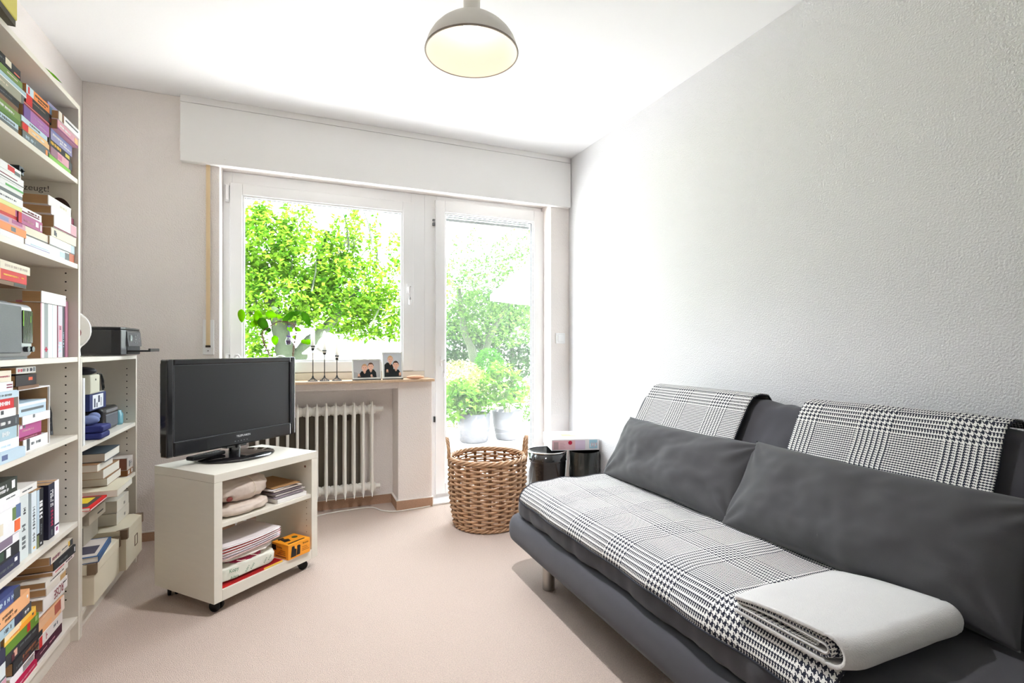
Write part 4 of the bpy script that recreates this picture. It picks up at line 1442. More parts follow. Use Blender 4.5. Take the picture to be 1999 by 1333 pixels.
for k, (y0_, z0_, hh, ln, lab) in enumerate(((3.085, .2775, .054, .19, 'lower of two white paper boxes stacked on the far storage box'), (3.080, .3325, .056, .18, 'upper of two white paper boxes stacked on the far storage box'))):
    wbx2 = tag(MB().box(-.18, 0, -ln, 0, 0, hh).obj('paper_box', flat((224, 218, 206), .6), bevel=.001), lab, 'box', 'white paper boxes')
    wbx2.location = (-.757, y0_, z0_)
    MB().box(0, .0006, -.08, -.06, .014, .026).obj('small_print', flat((150, 146, 140)), wbx2)
pb = tag(MB().box(-.20, 0, -.17, 0, 0, .075).obj('grey_box', flat((176, 168, 152), .6), bevel=.001), 'greyish box behind the blue book on the near storage box', 'box')
pb.location = (-.80, 2.80, .280)
pb2 = tag(MB().box(-.20, 0, -.20, 0, 0, .05).obj('grey_box', flat((196, 186, 168), .6), bevel=.001), 'flat beige box on top of the greyish box, low bookcase', 'box')
pb2.location = (-.79, 2.86, .356)
MB().box(0, .0006, -.10, -.03, .018, .024).obj('small_print', flat((60, 58, 54)), pb2)
bk1 = book((-.735, 2.735, .2535), .24, .24, .024, 'h', (66, 98, 140), 'blue spined picture book lying on the near storage box', gl, [], pages=M_pagew, rz=.10, hard=True)
MB().box(-.225, -.008, -.23, -.01, .0241, .0244, 0).box(-.10, -.02, -.20, -.10, .0244, .0246, 1).obj('cover_print', [flat((206, 196, 188)), flat((70, 66, 80))], bk1)

# printer on top of the low bookcase
prn = empty('printer', (-.73, 2.885, 1.0605), 0, 'black inkjet printer with its paper tray open on the low bookcase', 'printer')
M_prn = mat('printer_black', (38, 37, 39), .38, bump=.15, bscale=500, bdist=.0005)
poly = [(-.30, 0), (-.045, 0), (-.012, .012), (0, .045), (0, .285), (-.02, .300), (-.30, .300)]
MB().prism(poly, .004, .122, smooth=False).obj('printer_body', M_prn, prn, bevel=.005, seg=3)
MB().prism([(x * .985 - .002, y * .985 + .002) for x, y in poly], .122, .134).obj('scanner_lid', M_prn, prn, bevel=.005, seg=3)
cpn = MB().prism([(0, 0), (.004, 0), (.010, .0), (.004, .070), (0, .070)], 0, .225, M=Matrix.Translation((.0, .272, .044)) @ Matrix.Rotation(R(90), 4, 'X')).obj('control_panel', flat((72, 74, 78), .3), prn, bevel=.002)
cm = MB()
cm.box(.0085, .0095, .075, .110, .070, .098, 0)
for a_, b_ in ((.055, .09), (.055, .075), (.125, .092), (.135, .078), (.125, .064), (.165, .100), (.165, .060), (.195, .085), (.195, .070), (.145, .078)):
    cm.cyl(.0028, 0, .010, 10, 1, M=Matrix.Translation((0, a_ + .03, b_)) @ Matrix.Rotation(R(90), 4, 'Y'))
cm.obj('buttons', [flat((150, 160, 158), .2), flat((210, 212, 214))], prn)['kind'] = 'stuff'
MB().prism([(-.01, .055), (.050, .068), (.088, .075), (.088, .250), (.05, .262), (-.01, .270)], .018, .026).box(.080, .090, .075, .25, .018, .034).obj('paper_tray', flat((46, 46, 48), .3), prn, bevel=.002)
MB().box(-.03, .002, .055, .27, .008, .042).obj('tray_slot', flat((14, 14, 15), .6), prn)
# white rounded appliance between the bookcases' tops
ap = empty('tabletop_appliance', (-.835, 2.56, 1.0605), R(24), 'white rounded appliance with a dark red round sticker beside the printer', 'appliance')
outl = []
for i in range(28):
    a = R(-58) + R(296) * i / 27
    outl.append((.078 * math.sin(a - R(90) + R(0)) * -1 if False else .078 * math.cos(a), .108 + .082 * math.sin(a)))
outl = [(x, z_) for x, z_ in outl] + [(-.045, .0), (.045, .0)]
MB().prism(outl, -.030, .030, M=Matrix.Rotation(R(90), 4, 'X')).obj('housing', mat('white_gloss_plastic', (236, 234, 232), .25), ap, bevel=.010, seg=3)
MB().lathe([(.0001, 0), (.032, 0), (.032, -.002)], 28, M=Matrix.Translation((.012, -.0312, .098)) @ Matrix.Rotation(R(90), 4, 'X')).obj('round_sticker', flat((140, 54, 66)), ap)
MB().box(.006, .028, -.0316, -.030, .145, .156).obj('orange_mark', flat((240, 170, 90)), ap)
MB().box(.014, .0165, -.0316, -.030, .162, .176).box(.022, .0245, -.0316, -.030, .160, .174).obj('small_marks', flat((90, 90, 92)), ap)

# ------------------------------------------------------------------ rolling cabinet with television
CR = R(41.5)
CW, CD, CT = .543, .404, .580
cab = empty('rolling_cabinet', (-.301, 2.392, 0), CR, 'low white rolling cabinet with two open compartments under the television', 'cabinet')
M_cab = mat('white_matt_foil', (222, 218, 206), .5, var=.04, vscale=10, stretch=(1, 1, 5))
zb = .052
MB().box(0, CW, 0, CD, CT - .034, CT).obj('top_panel', M_cab, cab, bevel=.001)
MB().box(0, .036, 0.0005, CD, zb, CT - .0345).obj('side_panel', M_cab, cab, bevel=.001)
MB().box(CW - .036, CW, 0.0005, CD, zb, CT - .0345).obj('side_panel', M_cab, cab, bevel=.001)
MB().box(.0365, CW - .0365, 0.0005, CD, zb, zb + .046).obj('bottom_panel', M_cab, cab, bevel=.001)
MB().box(.0368, CW - .0368, .004, CD - .01, .354, .372).obj('shelf', M_cab, cab, bevel=.001)
hh = MB()
for k in range(7):
    hh.cyl(.0022, 0, .0008, 8, M=Matrix.Translation((CW - .0361, .035, .15 + .03 * k)) @ Matrix.Rotation(R(-90), 4, 'Y'))
hh.cyl(.006, 0, .0012, 12, M=Matrix.Translation((CW - .0361, .045, .505)) @ Matrix.Rotation(R(-90), 4, 'Y'))
hh.obj('peg_holes', flat((96, 60, 44)), cab)['kind'] = 'stuff'
for (x, y, a) in ((.045, .05, 20), (CW - .05, .05, 60), (.05, CD - .05, -30), (CW - .05, CD - .05, 10)):
    c0 = MB()
    M_ = Matrix.Translation((x, y, 0)) @ Matrix.Rotation(R(a), 4, 'Z')
    for s in (-1, 1):
        c0.lathe([(.0001, s * .006), (.018, s * .006), (.0225, s * .009), (.0225, s * .018), (.018, s * .021), (.0001, s * .021)], 24,
                 M=M_ @ Matrix.Translation((0, 0, .0225)) @ Matrix.Rotation(R(90), 4, 'Y'))
    c0.cyl(.006, -.012, .012, 12, M=M_ @ Matrix.Translation((0, 0, .0225)) @ Matrix.Rotation(R(90), 4, 'Y'))
    c0.box(-.005, .005, -.012, .014, .020, .045, M=M_)
    c0.cyl(.012, .043, zb, 14, M=M_ @ Matrix.Translation((0, .006, 0)))
    c0.obj('castor', flat((24, 24, 26), .35), cab, bevel=.001)


def incab(name, mb, mats, x, y, z, label, cat, rz=0.0, **k):
    o = mb.obj(name, mats, None, **k)
    p = Matrix.Rotation(CR, 4, 'Z') @ Vector((x, y, 0))
    o.location = (-.301 + p.x, 2.392 + p.y, z)
    o.rotation_euler = (0, 0, CR + rz)
    return tag(o, label, cat)


def lump(mb, x0, x1, y0, y1, z0, z1, seed, amp=.006, p=3.2, nu=40, nv=26, mi=0):
    cx, cy, cz = (x0 + x1) / 2, (y0 + y1) / 2, (z0 + z1) / 2

    def fn(i, j):
        a = 2 * PI * i / nu
        b = -PI / 2 + PI * j / (nv - 1)
        f = lambda t: math.copysign(abs(t) ** (2 / p), t)
        d = Vector((f(math.cos(b)) * f(math.cos(a)), f(math.cos(b)) * f(math.sin(a)), f(math.sin(b))))
        q = amp * fbm((d.x * 2 + seed, d.y * 2, d.z * 2), 1.8, 3)
        x = cx + d.x * ((x1 - x0) / 2 + q)
        y = cy + d.y * ((y1 - y0) / 2 + q)
        z = cz + d.z * ((z1 - z0) / 2 + q)
        return (x, y, max(z, z0))
    mb.grid(fn, nu, nv, mi=mi, closed_u=True)
    return mb


M_tis = mat('crumpled_tissue', (206, 192, 180), .8, bump=.7, bscale=26, bdist=.006, var=.06, vscale=12)
lump_lo = lump(MB(), 0, .255, 0, .20, 0, .050, 3, .006)
lo = incab('wrapped_parcel', lump_lo, M_tis, .046, .014, .3730, 'flat parcel in grey tissue paper, lower one in the upper cabinet compartment', 'parcel')
up_ = incab('wrapped_parcel', lump(MB(), 0, .265, 0, .215, 0, .105, 8, .012, 2.6), M_tis, .047, .022, .4220, 'bulky parcel in grey tissue paper tied with string, upper cabinet compartment', 'parcel')
MB().tube([(.155, -.003 + .10 - .106 * math.cos(a), .055 + .056 * math.sin(a)) for a in [PI * i / 15 * 1.0 - .45 for i in range(16)]], .0014, 6).obj('string', flat((226, 214, 192)), up_)
MB().ball((.045, .012, .030), .014, .008, .010, 12, 8).obj('red_patch', flat((120, 52, 44)), up_)
# papers on the right of the upper compartment
items = [(.018, .170, .02, (236, 234, 232), 'white book at the bottom of the papers in the upper cabinet compartment'),
         (.006, .165, -.03, (150, 140, 146), 'thin grey magazine second from bottom in the upper cabinet compartment'),
         (.004, .175, .05, (214, 206, 200), 'pale booklet third from bottom in the upper cabinet compartment'),
         (.005, .160, -.05, (120, 108, 112), 'dark magazine in the middle of the papers, upper cabinet compartment'),
         (.004, .165, .02, (226, 216, 206), 'cream booklet below the white letters, upper cabinet compartment'),
         (.003, .150, .09, (232, 228, 230), 'white letters under the brown envelope in the cabinet'),
         (.003, .150, -.16, (176, 136, 92), 'brown paper envelope on top of the papers in the cabinet')]
z = .3730
for k, (t, ln, a, rgb, lab) in enumerate(items):
    incab('booklet' if k < 6 else 'envelope', MB().box(0, ln, 0, .22, 0, t), flat(rgb, .6), .318 - .010 * (k % 2), .014 + .006 * k, z, lab, 'paper' if k else 'book', rz=a * .6)
    z += t + .004
# lower compartment
z = zb + .047
mag = incab('magazine', MB().box(0, .30, 0, .21, 0, .009), flat((206, 34, 34), .4), .040, .008, z, 'red magazine with yellow end at the bottom left of the cabinet', 'magazine')
MB().box(.20, .299, -.0006, 0, .0005, .0085, 0).box(.04, .195, -.0006, 0, .005, .0075, 1).obj('spine_print', [flat((236, 196, 84)), flat((120, 20, 26))], mag)
mag2 = incab('magazine', MB().box(0, .29, 0, .205, 0, .003), flat((150, 24, 30), .4), .042, .010, z + .0095, 'thin dark red magazine lying on the bright red one in the cabinet', 'magazine')
ream = incab('paper_pack', lump(MB(), 0, .275, 0, .20, 0, .062, 5, .004, 7), mat('wrapper_white', (224, 226, 214), .4, bump=.4, bscale=30, bdist=.004), .040, .010, z + .013,
             'torn copy paper pack with green lettering in the lower cabinet compartment', 'paper pack')
M_grn = flat((44, 116, 78))
for (s_, x, zz, sz, rr) in (('Kopy', .052, .050, .022, .0), ('Adera', .055, .020, .017, .05)):
    text(s_, sz, M_grn, ream, (x, -.0045, zz - .004), (R(90), rr, 0), sx=.95)
for (s_, x, zz, sz, rr) in (('Adera', .115, .028, .013, -1.0), ('Kopy', .140, .030, .014, -1.0), ('Adera', .205, .030, .012, -1.0), ('Kopy', .228, .034, .013, -1.0)):
    text(s_, sz, M_grn, ream, (x, -.0045, zz), (R(90), rr, 0), sx=.9)
crm = lump(MB(), .06, .22, .01, .16, .052, .074, 12, .006, 3).obj('red_inner_wrapper', mat('crimson_wrapper', (172, 28, 74), .4, bump=.8, bscale=60, bdist=.005), ream)
bagp = incab('paper_bag', lump(MB(), 0, .285, 0, .23, 0, .032, 17, .010, 2.6), mat('white_paper_bag', (232, 226, 220), .7, bump=.6, bscale=24, bdist=.006),   .046, .012, z + .082,
             'crumpled white paper bag with loose strings under the papers in the cabinet', 'bag')
MB().tube([(.12, -.004, .02), (.128, -.006, .012), (.15, -.008, .004), (.165, -.004, -.004)], .0012, 6).tube([(.06, -.004, .012), (.08, -.008, .004), (.10, -.006, .001)], .0012, 6)\
    .obj('string', flat((240, 232, 214)), bagp)
z2 = z + .112
pal = [(222, 190, 186), (228, 220, 224), (196, 120, 120), (214, 206, 216), (226, 196, 190), (190, 186, 204), (232, 226, 228), (206, 96, 92), (218, 210, 214), (228, 222, 222), (196, 84, 82), (206, 200, 206), (232, 228, 228), (214, 206, 206)]
nm = ['fourteenth', 'thirteenth', 'twelfth', 'eleventh', 'tenth', 'ninth', 'eighth', 'seventh', 'sixth', 'fifth', 'fourth', 'third', 'second', 'top']
for k, rgb in enumerate(pal):
    sag = MB()
    Lk = .275 + .010 * ((k * 7) % 3)

    def fn(i, j, k=k, Lk=Lk):
        t = i / 10
        return (Lk * t, .21 * j, .004 * k - .0 + .016 * t * t * (1 - k / 16) - .006 * math.sin(PI * t) * (k / 14))
    sag.grid(fn, 11, 2)
    o = incab('letter_sheet', sag, flat(rgb, .6), .046, .008 + .003 * (k % 3), z2, '%s sheet from the top of the letter pile in the cabinet' % nm[k] if k < 13 else 'grey printed letter on top of the paper pile in the cabinet', 'paper', rz=.02 * ((k % 3) - 1))
    o['group'] = 'letters piled in the lower cabinet compartment'
    sd = o.modifiers.new('thickness', 'SOLIDIFY')
    sd.thickness = .0026
    sd.offset = 1
    if k == 13:
        MB().box(.14, .21, .02, .06, .030, .0302, 0).box(.03, .12, .10, .103, .030, .0302, 0).box(.03, .12, .12, .123, .030, .0302, 0).obj('printed_lines', flat((120, 120, 124)), o)['kind'] = 'stuff'
# orange carton
oc = pix(562.8, 1094.4, z=.099)
ang = math.atan2((pix(603, 1077, z=.099) - oc).y, (pix(603, 1077, z=.099) - oc).x)
oL = (pix(603, 1077, z=.099) - oc).length
oW = (pix(529, 1084, z=.099) - oc).length
ocb = empty('binocular_carton', (oc.x, oc.y, .0992), ang, 'orange carton with black pictures at the lower right of the cabinet', 'carton')
oH = .070
print('orange', oL, oW)
oL, oW = .125, .115
M_or = mat('orange_card', (246, 160, 34), .45)
MB().box(0, oL, 0, oW, 0, oH).obj('carton_body', M_or, ocb, bevel=.001)
kb = flat((34, 32, 32), .4)
pm = MB()
pm.prism([(.014, .008), (.044, .008), (.046, .040), (.036, .044), (.034, .058), (.020, .058), (.018, .040)], 0, .0008, M=Matrix.Rotation(R(90), 4, 'X'))
pm.prism([(.046, .010), (.066, .010), (.068, .052), (.060, .056), (.050, .054), (.050, .040)], 0, .0008, M=Matrix.Rotation(R(90), 4, 'X'))
pm.obj('front_picture', kb, ocb)
pt = MB()
pt.box(.012, oL - .02, .012, .022, oH, oH + .0006, 0)
pt.prism([(.02, .05), (.05, .045), (.06, .075), (.03, .095)], oH, oH + .0008, 0)
pt.prism([(.02, .095), (.05, .09), (.055, .108), (.03, .112)], oH, oH + .0008, 0)
pt.cyl(.014, 0, .0008, 20, 1, M=Matrix.Translation((.092, .07, oH)))
pt.box(-.0007, 0, .015, .09, .006, .012, 2)
pt.box(-.0007, 0, .085, oW, .035, .060, 0)
for k in range(3):
    pt.box(-.0007, 0, .02, .075 - .01 * k, .020 + .008 * k, .0225 + .008 * k, 2)
    pt.box(.078, .118 - .006 * k, -.0007, 0, .020 + .008 * k, .0222 + .008 * k, 2)
pt.obj('printed_marks', [kb, flat((70, 84, 50)), flat((150, 88, 24))], ocb)['kind'] = 'stuff'
text('Bremo', .013, kb, ocb, (-.0012, .060, .052), (R(90), 0, R(-90)))
text('Bremo', .012, kb, ocb, (.098, -.0012, .055), (R(90), 0, 0))

# television
TA = R(43.6)
tv = empty('television', (-.2575, 2.774, CT), TA, 'black flat screen television standing on the white rolling cabinet', 'television')
M_tvf = mat('black_gloss_bezel', (18, 18, 20), .16, coat=.3)
M_scr = mat('dark_matt_screen', (18, 19, 21), .32, spec=.6)
TW, TZ0, TZ1 = .341, .056, .469
fr = MB()
ring(fr, -TW, TW, TZ0, TZ1, .030, .030, .062, .026, -.022, .022)
fr.obj('bezel', M_tvf, tv, bevel=.006, seg=3)
MB().box(-TW + .029, TW - .029, -.014, -.004, TZ0 + .061, TZ1 - .025).obj('screen', M_scr, tv)
fr = MB()
ring(fr, -TW + .0285, TW - .0285, TZ0 + .0605, TZ1 - .0245, .0022, .0022, .0022, .0022, -.0228, -.012)
fr.obj('inner_trim', flat((84, 86, 90), .3), tv)
MB().box(-TW + .01, TW - .01, .018, .045, TZ0 + .01, TZ1 - .01).box(-.20, .20, .04, .085, TZ0 + .05, TZ1 - .08).obj('back_cover', flat((24, 24, 26), .5), tv, bevel=.010)
MB().cyl(.026, .014, .075, 24, M=Matrix.Translation((0, .01, 0))).box(-.055, .055, -.005, .03, .045, .075).obj('stand_neck', mat('piano_black', (14, 14, 16), .06, coat=.6), tv, bevel=.003)
MB().lathe([(.0001, .0005), (.176, .0005), (.18, .004), (.178, .009), (.11, .014), (.0001, .017)], 64, M=Matrix.Scale(.84, 4, (0, 1, 0))).obj('stand_base', MC['piano_black'], tv)
text('TELEFUNKEN', .0135, flat((226, 228, 230), .3), tv, (.022, -.0228, TZ0 + .042), (R(90), 0, 0), sx=.95)
bt = MB()
for k in range(5):
    bt.box(-.025 + .016 * k, -.019 + .016 * k, -.0226, -.021, TZ0 + .018, TZ0 + .021)
bt.obj('marks', flat((120, 122, 124)), tv)['kind'] = 'stuff'
rem = empty('remote_control', (-.372, 2.705, CT + .014), TA + .06, 'slim black remote control lying on the television stand base', 'remote')
MB().box(-.085, .085, -.022, .022, .003, .021).obj('remote_body', flat((22, 22, 24), .3), rem, bevel=.006)
bt = MB()
for i in range(11):
    for j in range(3):
        bt.box(-.075 + .0135 * i, -.067 + .0135 * i, -.015 + .011 * j, -.008 + .011 * j, .021, .0225)
bt.obj('buttons', flat((170, 174, 180)), rem)['kind'] = 'stuff'

# white cable on the floor
pts = [pix(u, v, z=.004) for u, v in ((560, 1022), (600, 1012), (640, 1002), (690, 994), (725, 990), (745, 996), (770, 998), (800, 994), (840, 987), (872, 978), (905, 972), (930, 970))]
cc = []
for i in range(len(pts) - 1):
    for k in range(5):
        p0, p1, p2, p3 = pts[max(i - 1, 0)], pts[i], pts[i + 1], pts[min(i + 2, len(pts) - 1)]
        t = k / 5
        cc.append(.5 * ((2 * p1) + (p2 - p0) * t + (2 * p0 - 5 * p1 + 4 * p2 - p3) * t * t + (3 * p1 - p0 - 3 * p2 + p3) * t ** 3))
tag(MB().tube(cc, .0034, 8).obj('power_cable', flat((236, 234, 228), .5)), 'white cable winding along the skirting across the carpet', 'cable')

# ------------------------------------------------------------------ things on the window sill
ZS = .8855
M_wax = mat('white_wax', (246, 244, 240), .4)
wb_ = M_wax.node_tree.nodes['Principled BSDF']
wb_.inputs['Subsurface Weight'].default_value = 1.0
wb_.inputs['Subsurface Radius'].default_value = (1.0, .95, .9)
wb_.inputs['Subsurface Scale'].default_value = 0.03
M_iron = flat((44, 47, 50), .5)
for (u, zc, ch, lab) in ((610.8, 1.090, .135, 'tallest black candlestick with a white candle, leftmost on the sill'),
                         (633.6, 1.062, .143, 'middle black candlestick with a white candle on the sill'),
                         (657.8, 1.028, .146, 'shortest black candlestick with a white candle on the sill')):
    p = pix(u, 741, y=3.470)
    zt = zc - ZS
    cd = empty('candlestick', (p.x, 3.470, ZS), rnd.random(), lab, 'candlestick', 'three candlesticks on the window sill')
    mb = MB().lathe([(.030, 0), (.032, .0015), (.030, .003), (.0285, .0015)], 28, close=True)
    for k in range(12):
        a = 2 * PI * k / 12
        mb.tube([(.030 * math.cos(a), .030 * math.sin(a), .002), (.017 * math.cos(a), .017 * math.sin(a), .011), (.006 * math.cos(a), .006 * math.sin(a), .022), (.003 * math.cos(a), .003 * math.sin(a), .034)], .0014, 5)
    mb.lathe([(.0001, .020), (.006, .020), (.0042, .036), (.0001, .036)], 14)
    mb.obj('base', M_iron, cd)
    MB().cyl(.0028, .030, zt - .005, 8).obj('stem', M_iron, cd)
    MB().lathe([(.0001, zt - .010), (.008, zt - .010), (.0115, zt + .012), (.017, zt + .018), (.0165, zt + .020), (.0075, zt + .014), (.0001, zt + .004)], 24).obj('cup', M_iron, cd)
    MB().lathe([(.0001, zt + .004), (.0125, zt + .005), (.0120, zt + ch * .72), (.0108, zt + ch * .79), (.0126, zt + ch * .81), (.0075, zt + ch * .95), (.002, zt + ch), (.0001, zt + ch)], 20).obj('candle', M_wax, cd)
    MB().cyl(.0006, zt + ch - .002, zt + ch + .007, 6).obj('wick', M_iron, cd)

SK1, SK2, HB, HD, SHT = (236, 190, 166), (232, 184, 158), (196, 150, 110), (66, 50, 44), (30, 36, 38)


def portrait(o, W, H, people, bgc):
    """flat printed photograph: background, figures cut out of thin paper-thick layers on the print"""
    mb = MB()
    cols = [bgc]

    def ci(c):
        if c not in cols:
            cols.append(c)
        return cols.index(c)
    T = Matrix.Rotation(R(90), 4, 'X')
    lv = [0]

    def poly(pts, c):
        lv[0] += 1
        e = .0002 + .00006 * lv[0]
        mb.prism([(x * W, y * H) for x, y in pts], 0, e, ci(c), M=T)

    def ell(cx, cy, rx, ry, c, a0=0, a1=360, n=24):
        lv[0] += 1
        e = .0002 + .00006 * lv[0]
        q = [((cx * W) + rx * H * math.cos(R(a0 + (a1 - a0) * i / n)), (cy * H) + ry * H * math.sin(R(a0 + (a1 - a0) * i / n))) for i in range(n + (0 if a1 - a0 == 360 else 1))]
        mb.prism(q, 0, e, ci(c), M=T)
    poly([(0, 0), (1, 0), (1, 1), (0, 1)], bgc)
    poly([(0, 0), (.35, 0), (.12, .3), (0, .35)], tuple(int(c * .88) for c in bgc))
    for (cx, cy, s, hair, body, hands) in people:
        poly(body, SHT)
        q = s * H / W
        poly([(cx - q * .36, cy - s * 1.25), (cx, cy - s * 1.75), (cx + q * .36, cy - s * 1.25), (cx + q * .3, cy - s * .4), (cx - q * .3, cy - s * .4)], tuple(int(c * .93) for c in SK2))
        ell(cx, cy + .18 * s, .80 * s, .98 * s, hair)
        for e_ in (-1, 1):
            ell(cx + e_ * q * .74, cy - .10 * s, .13 * s, .22 * s, SK2, n=10)
        ell(cx, cy - .10 * s, .72 * s, .96 * s, SK1)
        ell(cx, cy + .45 * s, .73 * s, .55 * s, hair, 18, 162)
        for e_ in (-1, 1):
            ell(cx + e_ * q * .28, cy + .02 * s, .10 * s, .055 * s, (80, 62, 58), n=8)
            ell(cx + e_ * q * .28, cy + .20 * s, .16 * s, .035 * s, (140, 104, 84), n=8)
        ell(cx, cy - .26 * s, .11 * s, .08 * s, (214, 156, 134), n=8)
        ell(cx, cy - .55 * s, .24 * s, .07 * s, (186, 96, 92), n=10)
        ell(cx, cy - .53 * s, .17 * s, .03 * s, (244, 236, 230), n=10)
        for (hx, hy) in hands:
            ell(hx, hy, .30 * s, .34 * s, SK2)
            for k in range(4):
                ell(hx - .05 + .034 * k, hy - .02 - s * .30, .07 * s, .2 * s, tuple(int(c * (.97 - .02 * (k % 2))) for c in SK2), n=8)
    po = mb.obj('photo_print', [flat(c, .5) for c in cols], o)
    po['kind'] = 'stuff'
    return po


M_frame = flat((222, 224, 220), .35)
for (u0, u1, vt, W_, H_, lab, ppl, bgc, nm_) in (
    (688, 744, 700, 0, 0, 'landscape white photo frame showing two boys in black shirts', [
        (.66, .64, .20, (108, 74, 58), [(.44, 0), (.46, .42), (.58, .50), (.78, .46), (.86, .30), (.88, 0)], [(.68, .12)]),
        (.42, .56, .20, (206, 160, 118), [(.14, 0), (.18, .12), (.30, .38), (.42, .34), (.56, .38), (.64, .12), (.64, 0)], [(.20, .16)])], (190, 190, 192), 'l'),
    (747, 787, 686, 0, 0, 'portrait white photo frame showing two boys in black shirts', [
        (.38, .74, .14, (214, 170, 122), [(.04, 0), (.05, .52), (.20, .62), (.38, .58), (.52, .50), (.60, 0)], [(.20, .28)]),
        (.68, .50, .155, (62, 48, 44), [(.36, 0), (.42, .25), (.58, .34), (.84, .30), (.96, .12), (.96, 0)], [(.90, .14)])], (206, 212, 218), 'p')):
    y = 3.462 if nm_ == 'l' else 3.476
    p0, p1 = pix(u0, 740, y=y), pix(u1, 740, y=y)
    W_ = p1.x - p0.x
    H_ = pix(u0, vt, y=y).z - ZS - .004
    t_ = R(-9)
    pf = empty('photo_frame', (p0.x, y, ZS + .001), 0, lab, 'photo frame', 'photo frames on the window sill', rot=(t_, 0, R(1)))
    b_ = .008
    fm = MB()
    ring(fm, 0, W_, .004, H_, b_, b_, b_ * 1.4, b_, -.006, .006)
    fm.obj('frame', M_frame, pf, bevel=.001)
    MB().box(b_ * .6, W_ - b_ * .6, .000, .004, b_, H_ - b_ * .6).obj('backing', flat((90, 88, 86)), pf)
    pp = portrait(pf, W_ - 2 * b_, H_ - .004 - 2.4 * b_, ppl, bgc)
    pp.location = (b_, -.0002, .004 + b_ * 1.4)
    MB().box(0, W_, -.008, .008, 0, .004).obj('foot_strip', flat((50, 50, 50)), pf)
    MB().box(W_ / 2 - .01, W_ / 2 + .01, 0, .003, 0, H_ * .7, M=Matrix.Translation((0, .006, .008)) @ Matrix.Rotation(R(-16), 4, 'X')).obj('strut', flat((90, 88, 86)), pf)
pst = pix(811, 731, y=3.46)
stn = tag(MB().ball((0, 0, .0135), .061, .026, .0135, 28, 14).obj('pebble', mat('peach_stone', (228, 178, 146), .6, var=.08, vscale=30)), 'smooth peach coloured pebble at the right end of the sill', 'stone')
stn.location = (pst.x, 3.462, ZS - .0003)

# trailing plant on a wire arch
PX, PY = -.082, 3.530
pl = empty('trailing_plant', (PX, PY, ZS), 0, 'trailing plant with large oval leaves on a wire arch on the sill', 'plant')
MB().lathe([(.0001, 0), (.058, 0), (.066, .01), (.082, .125), (.084, .133), (.080, .133), (.077, .12), (.062, .01), (.0001, .01)], 40).obj('pot', mat('pale_green_ceramic', (206, 226, 208), .3), pl)
MB().cyl(.077, .10, .115, 24).obj('soil', flat((70, 54, 42)), pl)
MB().tube([(-.055 + .11 * i / 14, .02, .125 + .036 * math.sin(PI * i / 14)) for i in range(15)], .004, 8).obj('handle', M_cw, pl)


def pp_(u, v, dy=0.0):
    q = pix(u, v, y=PY + dy)
    return (q.x - PX, dy, q.z - ZS)


def smooth(P, n=6):
    P = [Vector(p) for p in P]
    o = []
    for i in range(len(P) - 1):
        p0, p1, p2, p3 = P[max(i - 1, 0)], P[i], P[i + 1], P[min(i + 2, len(P) - 1)]
        for k in range(n):
            t = k / n
            o.append(.5 * ((2 * p1) + (p2 - p0) * t + (2 * p0 - 5 * p1 + 4 * p2 - p3) * t * t + (3 * p1 - p0 - 3 * p2 + p3) * t ** 3))
    o.append(P[-1])
    return o


M_vine = mat('woody_vine', (120, 92, 72), .7)
arch = [pp_(574, 705, .0), pp_(572, 690), pp_(575, 668), pp_(578, 648), pp_(574, 634), pp_(560, 629), pp_(545, 627), pp_(533, 634), pp_(520, 641), pp_(512, 650, .01), pp_(515, 668, .01), pp_(521, 682, .01), pp_(527, 696, .01)]
for q in range(3):
    base = smooth(arch, 7)
    n = len(base)
    pts = [p + Vector((.004 * math.cos(i * .5 + q * 2.1), .004 * math.sin(i * .5 + q * 2.1), .004 * math.sin(i * .4 + q))) for i, p in enumerate(base)]
    MB().tube(pts, .0022, 6).obj('stem', M_vine, pl)
MB().tube(smooth([pp_(533, 634), pp_(524, 622), pp_(511, 618), pp_(500, 612), pp_(488, 610), pp_(474, 618)]), .0014, 6).obj('stem', M_vine, pl)
MB().tube(smooth([pp_(560, 629), pp_(572, 612), pp_(585, 606), pp_(600, 612), pp_(611, 626), pp_(612, 642), pp_(603, 656), pp_(590, 664)]), .0012, 6).obj('tendril', flat((70, 74, 52)), pl)
MB().tube(smooth([pp_(578, 650), pp_(584, 655), pp_(582, 662), pp_(577, 668)]), .0012, 6).obj('tendril', M_vine, pl)
LV = [((471, 604), (472, 629), .026, 1), ((504, 606), (502, 636), .030, 1), ((497, 624), (500, 636), .016, 1), ((519, 611), (540, 617), .028, 1), ((541, 616), (551, 620), .014, 1),
      ((507, 621), (522, 645), .036, 0), ((536, 655), (537, 674), .026, 2), ((574, 609), (551, 629), .024, 0), ((591, 609), (606, 637), .028, 0), ((583, 607), (575, 616), .018, 0),
      ((562, 638), (571, 648), .018, 1), ((575, 640), (588, 646), .018, 1), ((572, 655), (577, 662), .014, 1), ((588, 664), (599, 670), .018, 1), ((596, 667), (609, 668), .022, 1),
      ((530, 600), (543, 604), .014, 3), ((492, 627), (494, 638), .016, 1), ((522, 640), (528, 648), .018, 0)]
M_lfA = leaf_mat('plant_leaf_dark', (70, 124, 34), (108, 160, 50), .5)
M_lfB = leaf_mat('plant_leaf_light', (120, 168, 24), (160, 204, 44), .6)
M_lfC = leaf_mat('plant_leaf_pale', (190, 210, 180), (220, 230, 210), .3)
